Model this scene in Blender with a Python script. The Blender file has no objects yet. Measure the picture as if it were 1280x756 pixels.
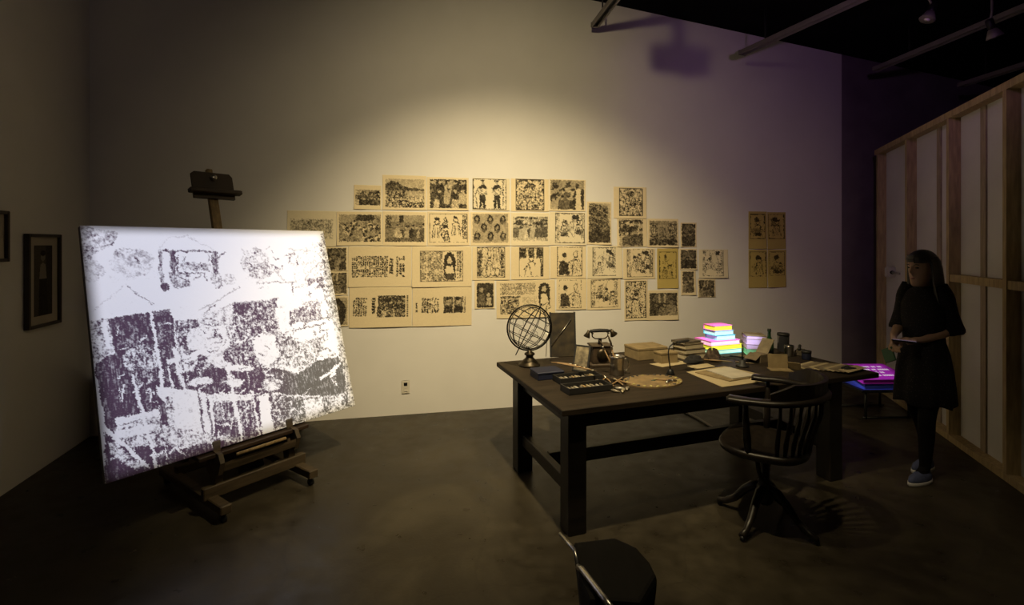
import bpy, bmesh, math, random
import numpy as np
from mathutils import Vector, Matrix, Quaternion
random.seed(7)
PI = math.pi
SC = bpy.context.scene
COL = SC.collection

# ------------------------------------------------------------------ camera
CAMH, HOR, F = 1.65, 305.0, 630.0            # eye height, horizon row, focal length in pixels of the 1280x756 frame
cd = bpy.data.cameras.new('camera')
cd.sensor_width = 36.0
cd.lens = 36.0 * F / 1280.0
cd.shift_y = -(378.0 - HOR) / 1280.0
cd.clip_start, cd.clip_end = 0.05, 100
cam = bpy.data.objects.new('camera', cd)
cam.location = (0, 0, CAMH)
cam.rotation_euler = (PI / 2, 0, 0)
COL.objects.link(cam)
SC.camera = cam

# ------------------------------------------------------------------ world, view
w = bpy.data.worlds.new('world'); SC.world = w; w.use_nodes = True
w.node_tree.nodes['Background'].inputs[0].default_value = (0.30, 0.26, 0.30, 1)
w.node_tree.nodes['Background'].inputs[1].default_value = 0.016
SC.view_settings.view_transform = 'Standard'
SC.view_settings.look = 'None'
SC.view_settings.gamma = 1.0
SC.view_settings.use_curve_mapping = False
SC.view_settings.exposure = 0.0

def spot(name, loc, target, watts, color, angle, blend, radius=0.03):
    l = bpy.data.lights.new(name, 'SPOT')
    l.energy = watts; l.color = color; l.spot_size = math.radians(angle); l.spot_blend = blend
    l.shadow_soft_size = radius
    o = bpy.data.objects.new(name, l); COL.objects.link(o)
    o.location = loc
    o.rotation_euler = (Vector(target) - Vector(loc)).to_track_quat('-Z', 'Y').to_euler()
    return o

WARM = (1.0, 0.80, 0.45)
spot('spot_wall_wash', (0.20, 2.35, 3.62), (0.05, 5.10, 0.02), 590, WARM, 93, 1.0, 0.05)
spot('spot_wall_field', (0.20, 2.35, 3.62), (0.0, 5.10, 2.05), 105, WARM, 118, 1.0, 0.05)
spot('spot_floor_wash', (0.95, 1.9, 3.75), (0.75, 2.7, 0.0), 100, WARM, 86, 0.7, 0.03)
spot('spot_purple', (2.2, 2.6, 3.15), (3.0, 5.5, 3.1), 22, (0.70, 0.33, 0.85), 105, 1.0, 0.05)
spot('spot_left_glow', (-0.6, 0.8, 3.9), (-3.6, 3.6, 2.4), 13, (0.95, 0.76, 0.68), 100, 1.0, 0.08)

# ------------------------------------------------------------------ pixel helpers
def ray(px, py):
    return Vector(((px - 640.0) / F, 1.0, (HOR - py) / F))
EYE = Vector((0, 0, CAMH))
def onz(px, py, z=0.0):
    d = ray(px, py); t = (z - CAMH) / d.z
    return EYE + d * t
def onplane(px, py, p0, n):
    d = ray(px, py); t = (p0 - EYE).dot(n) / d.dot(n)
    return EYE + d * t
def at(px, py, depth):
    return EYE + ray(px, py) * depth

# ------------------------------------------------------------------ materials
def mat(name, color, rough=0.6, metal=0.0, var=0.15, scale=8.0, bump=0.0, bscale=60.0, spec=0.5, stretch=None, color2=None, coat=0.0, alpha=None, trans=0.0):
    m = bpy.data.materials.new(name); m.use_nodes = True
    nt = m.node_tree; N = nt.nodes; L = nt.links
    b = N['Principled BSDF']
    tc = N.new('ShaderNodeTexCoord'); mp = N.new('ShaderNodeMapping')
    L.new(tc.outputs['Object'], mp.inputs[0])
    if stretch: mp.inputs['Scale'].default_value = stretch
    no = N.new('ShaderNodeTexNoise'); no.inputs['Scale'].default_value = scale; no.inputs['Detail'].default_value = 6
    L.new(mp.outputs[0], no.inputs['Vector'])
    mx = N.new('ShaderNodeMix'); mx.data_type = 'RGBA'
    c = Vector(color[:3]); c2 = Vector(color2[:3]) if color2 else c * (1 - var * 1.6)
    c1 = c if color2 else c * (1 + var)
    mx.inputs[6].default_value = (*[max(0, min(1, v)) for v in c2], 1)
    mx.inputs[7].default_value = (*[max(0, min(1, v)) for v in c1], 1)
    rp = N.new('ShaderNodeMapRange'); rp.inputs[1].default_value = 0.3; rp.inputs[2].default_value = 0.7
    L.new(no.outputs['Fac'], rp.inputs[0]); L.new(rp.outputs[0], mx.inputs[0])
    L.new(mx.outputs[2], b.inputs['Base Color'])
    b.inputs['Roughness'].default_value = rough; b.inputs['Metallic'].default_value = metal
    b.inputs['Specular IOR Level'].default_value = spec
    if coat: b.inputs['Coat Weight'].default_value = coat
    if trans: b.inputs['Transmission Weight'].default_value = trans
    if bump:
        n2 = N.new('ShaderNodeTexNoise'); n2.inputs['Scale'].default_value = bscale; n2.inputs['Detail'].default_value = 4
        L.new(mp.outputs[0], n2.inputs['Vector'])
        bp = N.new('ShaderNodeBump'); bp.inputs['Strength'].default_value = bump; bp.inputs['Distance'].default_value = 0.01
        L.new(n2.outputs['Fac'], bp.inputs['Height']); L.new(bp.outputs[0], b.inputs['Normal'])
    return m

def print_mat(name, paper, ink, rough=0.85, grain=0.12, gscale=350.0, ink2=None):
    """paper and ink mixed by the printed picture stored on the sheet, with fibre grain on top"""
    m = bpy.data.materials.new(name); m.use_nodes = True
    nt = m.node_tree; N = nt.nodes; L = nt.links; b = N['Principled BSDF']
    a = N.new('ShaderNodeAttribute'); a.attribute_name = 'print'
    sp = N.new('ShaderNodeSeparateColor'); L.new(a.outputs['Color'], sp.inputs[0])
    tc = N.new('ShaderNodeTexCoord'); no = N.new('ShaderNodeTexNoise')
    no.inputs['Scale'].default_value = gscale; no.inputs['Detail'].default_value = 3
    L.new(tc.outputs['Object'], no.inputs['Vector'])
    mr = N.new('ShaderNodeMapRange'); mr.inputs[1].default_value = .25; mr.inputs[2].default_value = .75
    mr.inputs[3].default_value = -grain; mr.inputs[4].default_value = grain
    L.new(no.outputs['Fac'], mr.inputs[0])
    ad = N.new('ShaderNodeMath'); ad.operation = 'ADD'; ad.use_clamp = True
    L.new(sp.outputs[0], ad.inputs[0]); L.new(mr.outputs[0], ad.inputs[1])
    mx = N.new('ShaderNodeMix'); mx.data_type = 'RGBA'
    mx.inputs[6].default_value = (*ink, 1); mx.inputs[7].default_value = (*paper, 1)
    if ink2:
        mi = N.new('ShaderNodeMix'); mi.data_type = 'RGBA'
        mi.inputs[6].default_value = (*ink, 1); mi.inputs[7].default_value = (*ink2, 1)
        L.new(sp.outputs[1], mi.inputs[0]); L.new(mi.outputs[2], mx.inputs[6])
    L.new(ad.outputs[0], mx.inputs[0]); L.new(mx.outputs[2], b.inputs['Base Color'])
    b.inputs['Roughness'].default_value = rough; b.inputs['Specular IOR Level'].default_value = 0.15
    return m

# ------------------------------------------------------------------ mesh builder
class MB:
    def __init__(s): s.v = []; s.f = []; s.sm = []
    def add(s, vs, fs, smooth=False):
        o = len(s.v); s.v += [tuple(v) for v in vs]
        s.f += [tuple(i + o for i in f) for f in fs]; s.sm += [smooth] * len(fs); return s
    def box(s, c, d, rz=0.0, M=None, bev=0.0):
        x, y, z = d[0] / 2, d[1] / 2, d[2] / 2
        if bev:
            b = min(bev, x * .9, y * .9, z * .9)
            vs = []; fs = []
            # octagonal-section slab: bevelled vertical edges plus chamfered rims
            prof = [(-z, b), (-z + b, 0), (z - b, 0), (z, b)]
            for zz, ins in prof:
                X, Y = x - ins, y - ins; q = b
                vs += [(-X + q, -Y, zz), (X - q, -Y, zz), (X, -Y + q, zz), (X, Y - q, zz), (X - q, Y, zz), (-X + q, Y, zz), (-X, Y - q, zz), (-X, -Y + q, zz)]
            for k in range(3):
                for i in range(8):
                    j = (i + 1) % 8; fs.append((k * 8 + i, k * 8 + j, k * 8 + 8 + j, k * 8 + 8 + i))
            fs.append(tuple(range(7, -1, -1))); fs.append(tuple(range(24, 32)))
        else:
            vs = [(a, b_, c_) for c_ in (-z, z) for b_ in (-y, y) for a in (-x, x)]
            fs = [(0, 2, 3, 1), (4, 5, 7, 6), (0, 1, 5, 4), (2, 6, 7, 3), (0, 4, 6, 2), (1, 3, 7, 5)]
        R = M if M is not None else Matrix.Rotation(rz, 3, 'Z')
        c = Vector(c)
        return s.add([R @ Vector(v) + c for v in vs], fs)
    def bar(s, a, b, w, t, up=(0, 0, 1), bev=0.0):
        a, b = Vector(a), Vector(b); d = b - a
        x = d.normalized(); u = Vector(up); y = u.cross(x)
        if y.length < 1e-4: y = Vector((0, 1, 0)).cross(x)
        y.normalize(); z = x.cross(y)
        M = Matrix((x, y, z)).transposed()
        return s.box((a + b) / 2, (d.length, w, t), M=M, bev=bev)
    def tube(s, pts, r, n=8, closed=False, cap=True):
        pts = [Vector(p) for p in pts]; m = len(pts)
        rs = r if isinstance(r, (list, tuple)) else [r] * m
        vs = []; prev = None
        for i, p in enumerate(pts):
            if closed: t = pts[(i + 1) % m] - pts[i - 1]
            else: t = pts[min(i + 1, m - 1)] - pts[max(i - 1, 0)]
            t.normalize()
            if prev is None:
                a = Vector((0, 0, 1)) if abs(t.z) < .9 else Vector((1, 0, 0))
                nx = a.cross(t).normalized()
            else:
                nx = prev - t * prev.dot(t)
                nx = nx.normalized() if nx.length > 1e-6 else prev
            prev = nx; ny = t.cross(nx)
            for k in range(n):
                a = 2 * PI * k / n
                vs.append(p + (nx * math.cos(a) + ny * math.sin(a)) * rs[i])
        fs = []
        for i in range(m if closed else m - 1):
            j = (i + 1) % m
            for k in range(n):
                l = (k + 1) % n
                fs.append((i * n + k, i * n + l, j * n + l, j * n + k))
        if cap and not closed:
            fs.append(tuple(range(n - 1, -1, -1))); fs.append(tuple((m - 1) * n + k for k in range(n)))
        return s.add(vs, fs, True)
    def lathe(s, prof, n=20, c=(0, 0, 0), M=None):
        vs = []; fs = []; c = Vector(c)
        for r, z in prof:
            for k in range(n):
                a = 2 * PI * k / n; v = Vector((r * math.cos(a), r * math.sin(a), z))
                vs.append((M @ v if M else v) + c)
        for i in range(len(prof) - 1):
            for k in range(n):
                l = (k + 1) % n; fs.append((i * n + k, i * n + l, (i + 1) * n + l, (i + 1) * n + k))
        fs.append(tuple(range(n - 1, -1, -1))); fs.append(tuple((len(prof) - 1) * n + k for k in range(n)))
        return s.add(vs, fs, True)
    def prism(s, poly, z0, z1, M=None, c=(0, 0, 0)):
        n = len(poly); c = Vector(c)
        vs = [Vector((p[0], p[1], z0)) for p in poly] + [Vector((p[0], p[1], z1)) for p in poly]
        vs = [(M @ v if M else v) + c for v in vs]
        fs = [tuple(range(n - 1, -1, -1)), tuple(range(n, 2 * n))]
        fs += [(i, (i + 1) % n, n + (i + 1) % n, n + i) for i in range(n)]
        return s.add(vs, fs)
    def loft(s, rings, cap=True, smooth=True):
        n = len(rings[0]); vs = [v for r in rings for v in r]; fs = []
        for i in range(len(rings) - 1):
            for k in range(n):
                l = (k + 1) % n; fs.append((i * n + k, i * n + l, (i + 1) * n + l, (i + 1) * n + k))
        if cap:
            fs.append(tuple(range(n - 1, -1, -1))); fs.append(tuple((len(rings) - 1) * n + k for k in range(n)))
        return s.add(vs, fs, smooth)
    def ball(s, c, r, n=12, m=8):
        r = r if isinstance(r, (tuple, list)) else (r, r, r); c = Vector(c)
        rings = []
        for i in range(m + 1):
            a = -PI / 2 + PI * (i + .0) / m; cr = max(math.cos(a), .02)
            rings.append([c + Vector((r[0] * cr * math.cos(2 * PI * k / n), r[1] * cr * math.sin(2 * PI * k / n), r[2] * math.sin(a))) for k in range(n)])
        return s.loft(rings)
    def mesh(s, name):
        me = bpy.data.meshes.new(name); me.from_pydata(s.v, [], s.f)
        me.polygons.foreach_set('use_smooth', s.sm); me.update(); return me
    def build(s, name, m, parent=None, loc=None, rz=None):
        return link(name, s.mesh(name), m, parent, loc, rz)

def link(name, me, m, parent=None, loc=None, rz=None):
    o = bpy.data.objects.new(name, me); COL.objects.link(o)
    if m is not None and not me.materials: me.materials.append(m)
    if parent: o.parent = parent
    if loc is not None: o.location = loc
    if rz is not None: o.rotation_euler = (0, 0, rz)
    return o
def empty(name, loc=(0, 0, 0), rz=0.0):
    o = bpy.data.objects.new(name, None); COL.objects.link(o); o.location = loc; o.rotation_euler = (0, 0, rz)
    o.empty_display_size = .1; return o
def tag(o, label, cat, group=None, kind=None):
    o['label'] = label; o['category'] = cat
    if group: o['group'] = group
    if kind: o['kind'] = kind
    return o
def struct(o, label=None, cat=None):
    o['kind'] = 'structure'
    if label: o['label'] = label
    if cat: o['category'] = cat
    return o
def clone(o, parent=None):
    c = o.copy(); COL.objects.link(c); c.parent = parent
    for ch in list(o.children): clone(ch, c)
    return c

# ------------------------------------------------------------------ raster drawing (the printed pictures and the projected canvas image)
RNG = np.random.default_rng(11)
def noise2(h, w_, cell, rng=None):
    rng = rng or RNG
    gh, gw = int(h / cell) + 3, int(w_ / cell) + 3
    g = rng.random((gh, gw))
    y = np.arange(h) / cell; x = np.arange(w_) / cell
    yi = y.astype(int); xi = x.astype(int); fy = (y - yi)[:, None]; fx = (x - xi)[None, :]
    fy = fy * fy * (3 - 2 * fy); fx = fx * fx * (3 - 2 * fx)
    a = g[yi][:, xi]; b = g[yi][:, xi + 1]; c = g[yi + 1][:, xi]; d = g[yi + 1][:, xi + 1]
    return (a * (1 - fx) + b * fx) * (1 - fy) + (c * (1 - fx) + d * fx) * fy

class Ras:
    """tone picture, 1 = bare paper, 0 = full ink; coordinates run 0..w, 0..h with y down"""
    def __init__(s, w_, h, tone=1.0):
        s.w, s.h = int(w_), int(h)
        s.t = np.full((s.h, s.w), tone, float); s.a = np.zeros((s.h, s.w)); s.st = np.zeros((s.h, s.w))
        s.Y, s.X = np.mgrid[0:s.h, 0:s.w].astype(float); s.X += .5; s.Y += .5
    def put(s, m, tone, amp=None):
        s.t = np.where(m, tone, s.t)
        if amp is not None: s.a = np.where(m, amp, s.a)
    def poly(s, pts, tone, amp=None):
        m = np.zeros_like(s.t, bool); n = len(pts)
        for i in range(n):
            (x0, y0), (x1, y1) = pts[i], pts[(i + 1) % n]
            if y0 == y1: continue
            c = ((y0 > s.Y) != (y1 > s.Y)) & (s.X < (x1 - x0) * (s.Y - y0) / (y1 - y0) + x0)
            m ^= c
        s.put(m, tone, amp); return m
    def ell(s, cx, cy, rx, ry, tone, amp=None):
        m = ((s.X - cx) / max(rx, .1)) ** 2 + ((s.Y - cy) / max(ry, .1)) ** 2 < 1; s.put(m, tone, amp); return m
    def ring(s, cx, cy, rx, ry, wd, tone):
        d = np.sqrt(((s.X - cx) / max(rx, .1)) ** 2 + ((s.Y - cy) / max(ry, .1)) ** 2)
        s.put(np.abs(d - 1) * min(rx, ry) < wd / 2, tone)
    def rect(s, x0, y0, x1, y1, tone, amp=None):
        s.put((s.X >= x0) & (s.X < x1) & (s.Y >= y0) & (s.Y < y1), tone, amp)
    def line(s, pts, wd, tone, amp=None):
        for (x0, y0), (x1, y1) in zip(pts[:-1], pts[1:]):
            dx, dy = x1 - x0, y1 - y0; L2 = dx * dx + dy * dy + 1e-9
            t = np.clip(((s.X - x0) * dx + (s.Y - y0) * dy) / L2, 0, 1)
            m = np.hypot(s.X - x0 - t * dx, s.Y - y0 - t * dy) < wd / 2
            s.put(m, tone, amp)
    def frame(s, x0, y0, x1, y1, wd, tone): s.line([(x0, y0), (x1, y0), (x1, y1), (x0, y1), (x0, y0)], wd, tone)

exec_rng = random.Random(5)
def person_photo(r, x, y, s, body, face):
    r.poly([(x - .30 * s, y), (x - .26 * s, y - .55 * s), (x - .1 * s, y - .68 * s), (x + .1 * s, y - .68 * s), (x + .26 * s, y - .55 * s), (x + .30 * s, y)], body)
    r.ell(x, y - .82 * s, .11 * s, .15 * s, face)
    r.ell(x, y - .92 * s, .12 * s, .07 * s, min(body, .15))
def person_line(r, x, y, s, q, lw):
    f = 1 if q.random() < .5 else -1
    r.poly([(x - .22 * s, y), (x - .16 * s, y - .6 * s), (x + .16 * s, y - .6 * s), (x + .24 * s, y)], .93)
    r.line([(x - .22 * s, y), (x - .2 * s, y - .3 * s), (x - .16 * s, y - .6 * s), (x, y - .66 * s), (x + .16 * s, y - .6 * s), (x + .18 * s, y - .3 * s), (x + .24 * s, y)], lw, .12)
    r.ell(x, y - .8 * s, .11 * s, .14 * s, .95); r.ring(x, y - .8 * s, .11 * s, .14 * s, lw, .12)
    r.ell(x - f * .02 * s, y - .9 * s, .13 * s, .08 * s, .1)
    r.line([(x + f * .14 * s, y - .5 * s), (x + f * .34 * s, y - .3 * s), (x + f * .2 * s, y - .2 * s)], lw, .15)
    for k in range(3): r.line([(x + (k - 1) * .08 * s, y - .5 * s), (x + (k - 1) * .12 * s + q.uniform(-.05, .05) * s, y - .02 * s)], lw * .7, .35)
    if q.random() < .5: r.poly([(x - .18 * s, y), (x - .14 * s, y - .28 * s), (x + .15 * s, y - .28 * s), (x + .2 * s, y)], .15)
def glyphs(r, x0, y0, x1, y1, cw, ch, q, tone=.12, skip=.06, gap=.25, vertical=True):
    x = x0
    while x + cw <= x1 + .01:
        y = y0
        while y + ch <= y1 + .01:
            if q.random() > skip:
                r.rect(x, y, x + cw * (1 - gap), y + ch * .82, tone + .25)
                for _ in range(2):
                    if q.random() < .5: r.rect(x, y + q.random() * ch * .7, x + cw * (1 - gap), y + q.random() * ch * .7 + ch * .25, tone)
                    else: r.rect(x + q.random() * cw * .4, y, x + q.random() * cw * .4 + cw * .3, y + ch * .8, tone)
            y += ch
        x += cw
def crowd(r, x0, y0, x1, y1, rows, cols, q, lo=.08, hi=.8):
    for i in range(rows):
        yy = y0 + (y1 - y0) * (i + 1) / rows; s = (y1 - y0) / rows * (1.9 if rows > 1 else 1)
        for k in range(cols):
            xx = x0 + (x1 - x0) * (k + .5 + q.uniform(-.25, .25)) / cols
            person_photo(r, xx, min(yy, y1), s * q.uniform(.85, 1.1), lo + q.random() * .25 if q.random() < .75 else hi * .9, hi * q.uniform(.6, 1))

def picture(kind, W, H, pr, q):
    """draw sheet W x H raster units, printed area pr=(x0,y0,x1,y1)"""
    r = Ras(W, H, .93); x0, y0, x1, y1 = pr; w_, h = x1 - x0, y1 - y0
    def X(u): return x0 + u * w_
    def Y(v): return y0 + v * h
    lw = max(1.1, min(w_, h) / 38)
    def clip_photo(): r.put(~((r.X >= x0) & (r.X < x1) & (r.Y >= y0) & (r.Y < y1)), .93, 0)
    if kind == 'crowd':
        r.rect(x0, y0, x1, y1, .30, .12); r.rect(x0, y0, x1, Y(.3), .55, .1)
        crowd(r, x0, Y(.15), x1, y1, 3, 7, q); clip_photo()
    elif kind == 'hill':
        r.rect(x0, y0, x1, y1, .72, .05)
        r.poly([(X(0), Y(.5)), (X(0), Y(.2)), (X(.15), Y(.06)), (X(.3), Y(.1)), (X(.5), Y(.28)), (X(1), Y(.35)), (X(1), Y(.5))], .22, .15)
        r.rect(x0, Y(.4), X(.55), Y(.62), .5, .3); r.rect(X(.55), Y(.4), x1, Y(.5), .65, .1)
        for k in range(5): r.rect(X(.05 + k * .1), Y(.42), X(.1 + k * .1), Y(.6), .2)
        r.rect(x0, Y(.6), x1, y1, .45, .55); r.ell(X(.78), Y(.7), .2 * w_, .12 * h, .75, .4); clip_photo()
    elif kind == 'meeting':
        r.rect(x0, y0, x1, y1, .16, .12)
        for k in range(4): r.rect(X(.06 + k * .25), Y(.04), X(.16 + k * .25), Y(.34), .55, .1)
        crowd(r, x0, Y(.25), x1, Y(.85), 2, 5, q, .05, .75)
        r.poly([(X(.1), Y(1)), (X(.14), Y(.68)), (X(.27), Y(.72)), (X(.24), Y(1))], .8); r.poly([(X(.55), Y(1)), (X(.6), Y(.7)), (X(.78), Y(.7)), (X(.8), Y(1))], .7, .2); clip_photo()
    elif kind == 'room':
        r.rect(x0, y0, x1, y1, .45, .06); r.rect(x0, y0, x1, Y(.25), .58, .04)
        r.rect(X(.04), Y(.03), X(.16), Y(.5), .25, .3); r.rect(X(.36), Y(.04), X(.48), Y(.28), .12)
        crowd(r, X(.3), Y(.35), x1, Y(.85), 1, 8, q, .06, .7); r.poly([(X(.22), Y(.85)), (X(.3), Y(.55)), (X(.42), Y(.6)), (X(.45), Y(.85))], .7, .2)
        r.rect(x0, Y(.84), x1, y1, .3, .1); clip_photo()
    elif kind == 'two':
        r.frame(x0, y0, x1, y1, lw * 1.3, .2)
        for cx, f in ((.28, -1), (.72, 1)):
            r.poly([(X(cx - .1), Y(.98)), (X(cx - .09), Y(.5)), (X(cx - .16), Y(.3)), (X(cx - .05), Y(.17)), (X(cx + .05), Y(.17)), (X(cx + .15), Y(.3)), (X(cx + .09), Y(.5)), (X(cx + .1), Y(.98)), (X(cx + .02), Y(.98)), (X(cx), Y(.7)), (X(cx - .03), Y(.98))], .1)
            r.rect(X(cx - .14), Y(.3), X(cx + .14), Y(.52), .75, .5); r.ell(X(cx), Y(.11), .045 * w_, .07 * h, .6); r.rect(X(cx - .07), Y(.03), X(cx + .07), Y(.07), .1)
        r.line([(X(.16), Y(.3)), (X(.06), Y(.5)), (X(.12), Y(.95))], lw, .2); glyphs(r, X(.9), Y(.05), X(.99), Y(.9), w_ * .05, h * .05, q)
    elif kind == 'ornate':
        r.rect(x0, y0, x1, y1, .62, .55); r.frame(x0, y0, x1, y1, lw * 1.5, .15); r.rect(X(.22), Y(.06), X(.78), Y(.96), .85, .3)
        for a, b in ((.36, .62), (.62, .62), (.3, .95), (.5, .97), (.7, .95)): person_line(r, X(a), Y(b), h * .42, q, lw)
        r.ell(X(.5), Y(.2), w_ * .2, h * .1, .3, .4)
    elif kind == 'standing':
        r.rect(x0, y0, x1, y1, .55, .06); r.rect(X(.05), Y(.1), X(.18), Y(.25), .15); r.rect(X(.45), Y(.07), X(.58), Y(.18), .15)
        crowd(r, x0, Y(.2), X(.72), y1, 1, 6, q, .05, .7); crowd(r, x0, Y(.5), X(.72), y1, 1, 5, q, .05, .7)
        r.rect(X(.7), Y(.3), x1, y1, .12); r.poly([(X(.74), Y(1)), (X(.75), Y(.3)), (X(.88), Y(.3)), (X(.92), Y(1))], .9); r.ell(X(.79), Y(.2), .05 * w_, .09 * h, .2); clip_photo()
    elif kind == 'text_faint':
        r.rect(x0, y0, x1, y1, .8, .15); r.rect(X(.28), Y(.05), X(.78), Y(.85), .6, .3); glyphs(r, X(.02), Y(.1), X(.26), Y(.6), w_ * .05, h * .12, q, .45); glyphs(r, X(.82), Y(.05), x1, Y(.9), w_ * .05, h * .1, q, .45)
    elif kind == 'seated':
        r.rect(x0, y0, x1, y1, .5, .15); r.rect(X(.42), Y(0), X(.85), Y(.22), .14, .1); r.rect(x0, Y(.0), X(.4), Y(.3), .62, .05)
        for k in range(24):
            a, b = q.random(), .25 + .75 * q.random(); r.ell(X(a), Y(b), .05 * w_, .09 * h, .82); r.ell(X(a), Y(b - .07), .035 * w_, .04 * h, .12); r.ell(X(a + .04), Y(b + .06), .04 * w_, .06 * h, .15)
        clip_photo()
    elif kind == 'dancers':
        r.frame(x0, y0, x1, y1, lw, .2)
        for a, b, s in ((.2, .85, .75), (.42, .5, .4), (.7, .75, .68), (.45, .97, .4)): person_line(r, X(a), Y(b), h * s, q, lw * 1.2)
        glyphs(r, X(.86), Y(.05), X(.99), Y(.95), w_ * .065, h * .07, q)
    elif kind == 'ovals':
        r.rect(x0, y0, x1, y1, .62, .03)
        for a, b in ((.13, .2), (.5, .2), (.86, .2), (.32, .48), (.69, .5), (.13, .78), (.5, .78), (.86, .78)):
            if (a, b) == (.5, .48): continue
            r.ell(X(a), Y(b), .085 * w_, .16 * h, .1); r.ell(X(a), Y(b - .03), .035 * w_, .06 * h, .5); r.ell(X(a), Y(b + .1), .06 * w_, .05 * h, .3)
    elif kind == 'outdoor':
        r.rect(x0, y0, x1, y1, .78, .03); r.rect(x0, Y(.0), x1, Y(.3), .72, .18)
        crowd(r, X(.02), Y(.25), X(.98), Y(.85), 2, 9, q, .1, .8); r.rect(x0, Y(.85), x1, y1, .75, .15); r.ell(X(.38), Y(.8), .06 * w_, .1 * h, .9, .3); clip_photo()
    elif kind in ('sketch', 'sketch2', 'sketch3', 'sketch4'):
        r.frame(x0, y0, x1, y1, lw, .3); r.rect(x0, y0, X(.14), y1, .7, .4)
        n = {'sketch': 2, 'sketch2': 3, 'sketch3': 2, 'sketch4': 4}[kind]
        for k in range(n): person_line(r, X(.3 + .5 * k / max(1, n - 1)), Y(.62 + .33 * q.random()), h * q.uniform(.4, .62), q, lw)
        for k in range(7): r.line([(X(.2 + .7 * q.random()), Y(q.random() * .9)) for _ in range(3)], lw * .7, .45)
        if q.random() < .6: r.rect(X(.6), Y(.06), X(.82), Y(.2), .1)
        glyphs(r, X(.87), Y(.06), X(.98), Y(.94), w_ * .055, h * .06, q, .3)
    elif kind == 'curtain':
        r.rect(x0, y0, x1, y1, .85, .1); r.frame(x0, y0, x1, y1, lw, .2)
        for k in range(9): r.line([(X(.08 + k * .1), Y(.02)), (X(.06 + k * .11), Y(.55))], lw, .2 if k % 2 else .5)
        r.rect(X(.02), Y(.1), X(.14), Y(.95), .2, .3); r.rect(X(.84), Y(.1), X(.97), Y(.95), .35, .4)
        for k in range(4): r.ell(X(.25 + k * .16), Y(.82), .09 * w_, .13 * h, .9); r.ring(X(.25 + k * .16), Y(.82), .09 * w_, .13 * h, lw, .2)
        person_line(r, X(.45), Y(.75), h * .45, q, lw)
    elif kind == 'lady':
        r.frame(x0, y0, x1, y1, lw, .25); r.rect(x0, y0, x1, Y(.36), .2, .3); r.rect(X(.3), Y(.02), X(.38), Y(.36), .9); r.rect(X(.62), Y(.02), X(.7), Y(.36), .9)
        person_line(r, X(.5), Y(.97), h * .75, q, lw * 1.2); r.poly([(X(.2), Y(.98)), (X(.4), Y(.55)), (X(.62), Y(.6)), (X(.85), Y(.98))], .93); r.line([(X(.2), Y(.98)), (X(.4), Y(.55)), (X(.5), Y(.95))], lw, .2)
        r.rect(X(.88), Y(.4), x1, y1, .35, .4)
    elif kind == 'couple':
        r.frame(x0, y0, x1, y1, lw, .25)
        r.poly([(X(.05), Y(.95)), (X(.1), Y(.5)), (X(.25), Y(.45)), (X(.45), Y(.6)), (X(.5), Y(.95))], .15, .1); r.ell(X(.3), Y(.36), .09 * w_, .11 * h, .85); r.ell(X(.28), Y(.28), .11 * w_, .08 * h, .1)
        r.line([(X(.35), Y(.6)), (X(.7), Y(.42)), (X(.85), Y(.5))], lw * 1.3, .2); r.ell(X(.74), Y(.25), .09 * w_, .11 * h, .92); r.ring(X(.74), Y(.25), .09 * w_, .11 * h, lw, .2); r.line([(X(.6), Y(.95)), (X(.65), Y(.5)), (X(.9), Y(.4)), (X(.97), Y(.9))], lw, .25)
        for k in range(6): r.line([(X(.55 + .06 * k), Y(.55)), (X(.5 + .08 * k), Y(.95))], lw * .7, .4)
    elif kind == 'tower':
        r.rect(x0, y0, x1, y1, .7, .03); r.poly([(X(.05), Y(0)), (X(.9), Y(.08)), (X(.9), Y(.55)), (X(1), Y(.6)), (X(1), Y(1)), (X(0), Y(1)), (X(0), Y(0))], .3, .2)
        for i in range(5):
            for k in range(4): r.poly([(X(.1 + k * .2), Y(.1 + i * .14)), (X(.22 + k * .19), Y(.13 + i * .14)), (X(.22 + k * .19), Y(.2 + i * .14)), (X(.1 + k * .2), Y(.17 + i * .14))], .12)
        r.line([(X(0), Y(.02)), (X(.9), Y(.28))], lw, .75); r.line([(X(0), Y(.3)), (X(.9), Y(.46))], lw, .65); r.rect(x0, Y(.72), x1, y1, .12, .1); r.rect(X(.35), Y(.6), X(.52), Y(.92), .08); clip_photo()
    elif kind == 'interior':
        r.rect(x0, y0, x1, y1, .2, .15)
        for k in range(4): r.rect(X(.08 + k * .24), Y(.08), X(.2 + k * .24), Y(.42), .75)
        r.rect(x0, y0, x1, Y(.06), .6); crowd(r, x0, Y(.35), x1, y1, 2, 5, q, .06, .8); clip_photo()
    elif kind == 'street':
        r.rect(x0, y0, x1, y1, .52, .05); r.rect(X(.03), Y(.1), X(.3), Y(.75), .28, .25); r.rect(X(.66), Y(.1), X(.97), Y(.75), .25, .25); r.rect(X(.38), Y(.25), X(.6), Y(.7), .4, .15)
        for k in range(4): r.rect(X(.06 + .06 * k), Y(.16), X(.09 + .06 * k), Y(.6), .6); r.rect(X(.7 + .07 * k), Y(.16), X(.73 + .07 * k), Y(.6), .55)
        r.rect(x0, Y(.75), x1, y1, .2, .25); crowd(r, x0, Y(.6), x1, Y(.98), 1, 9, q, .05, .5); clip_photo()
    elif kind in ('dark', 'dark2', 'dark3'):
        r.rect(x0, y0, x1, y1, .17, .1); r.ell(X(.5), Y(.25), .4 * w_, .2 * h, .32, .1)
        n = {'dark': 2, 'dark2': 4, 'dark3': 3}[kind]
        crowd(r, X(.05), Y(.3), X(.95), y1, 1, n, q, .06, .55)
        if kind == 'dark3': r.rect(X(.3), Y(.02), X(.38), Y(.4), .7); r.rect(X(.5), Y(.02), X(.58), Y(.4), .7); r.poly([(X(.3), Y(1)), (X(.4), Y(.6)), (X(.7), Y(.6)), (X(.75), Y(1))], .4, .15)
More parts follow.
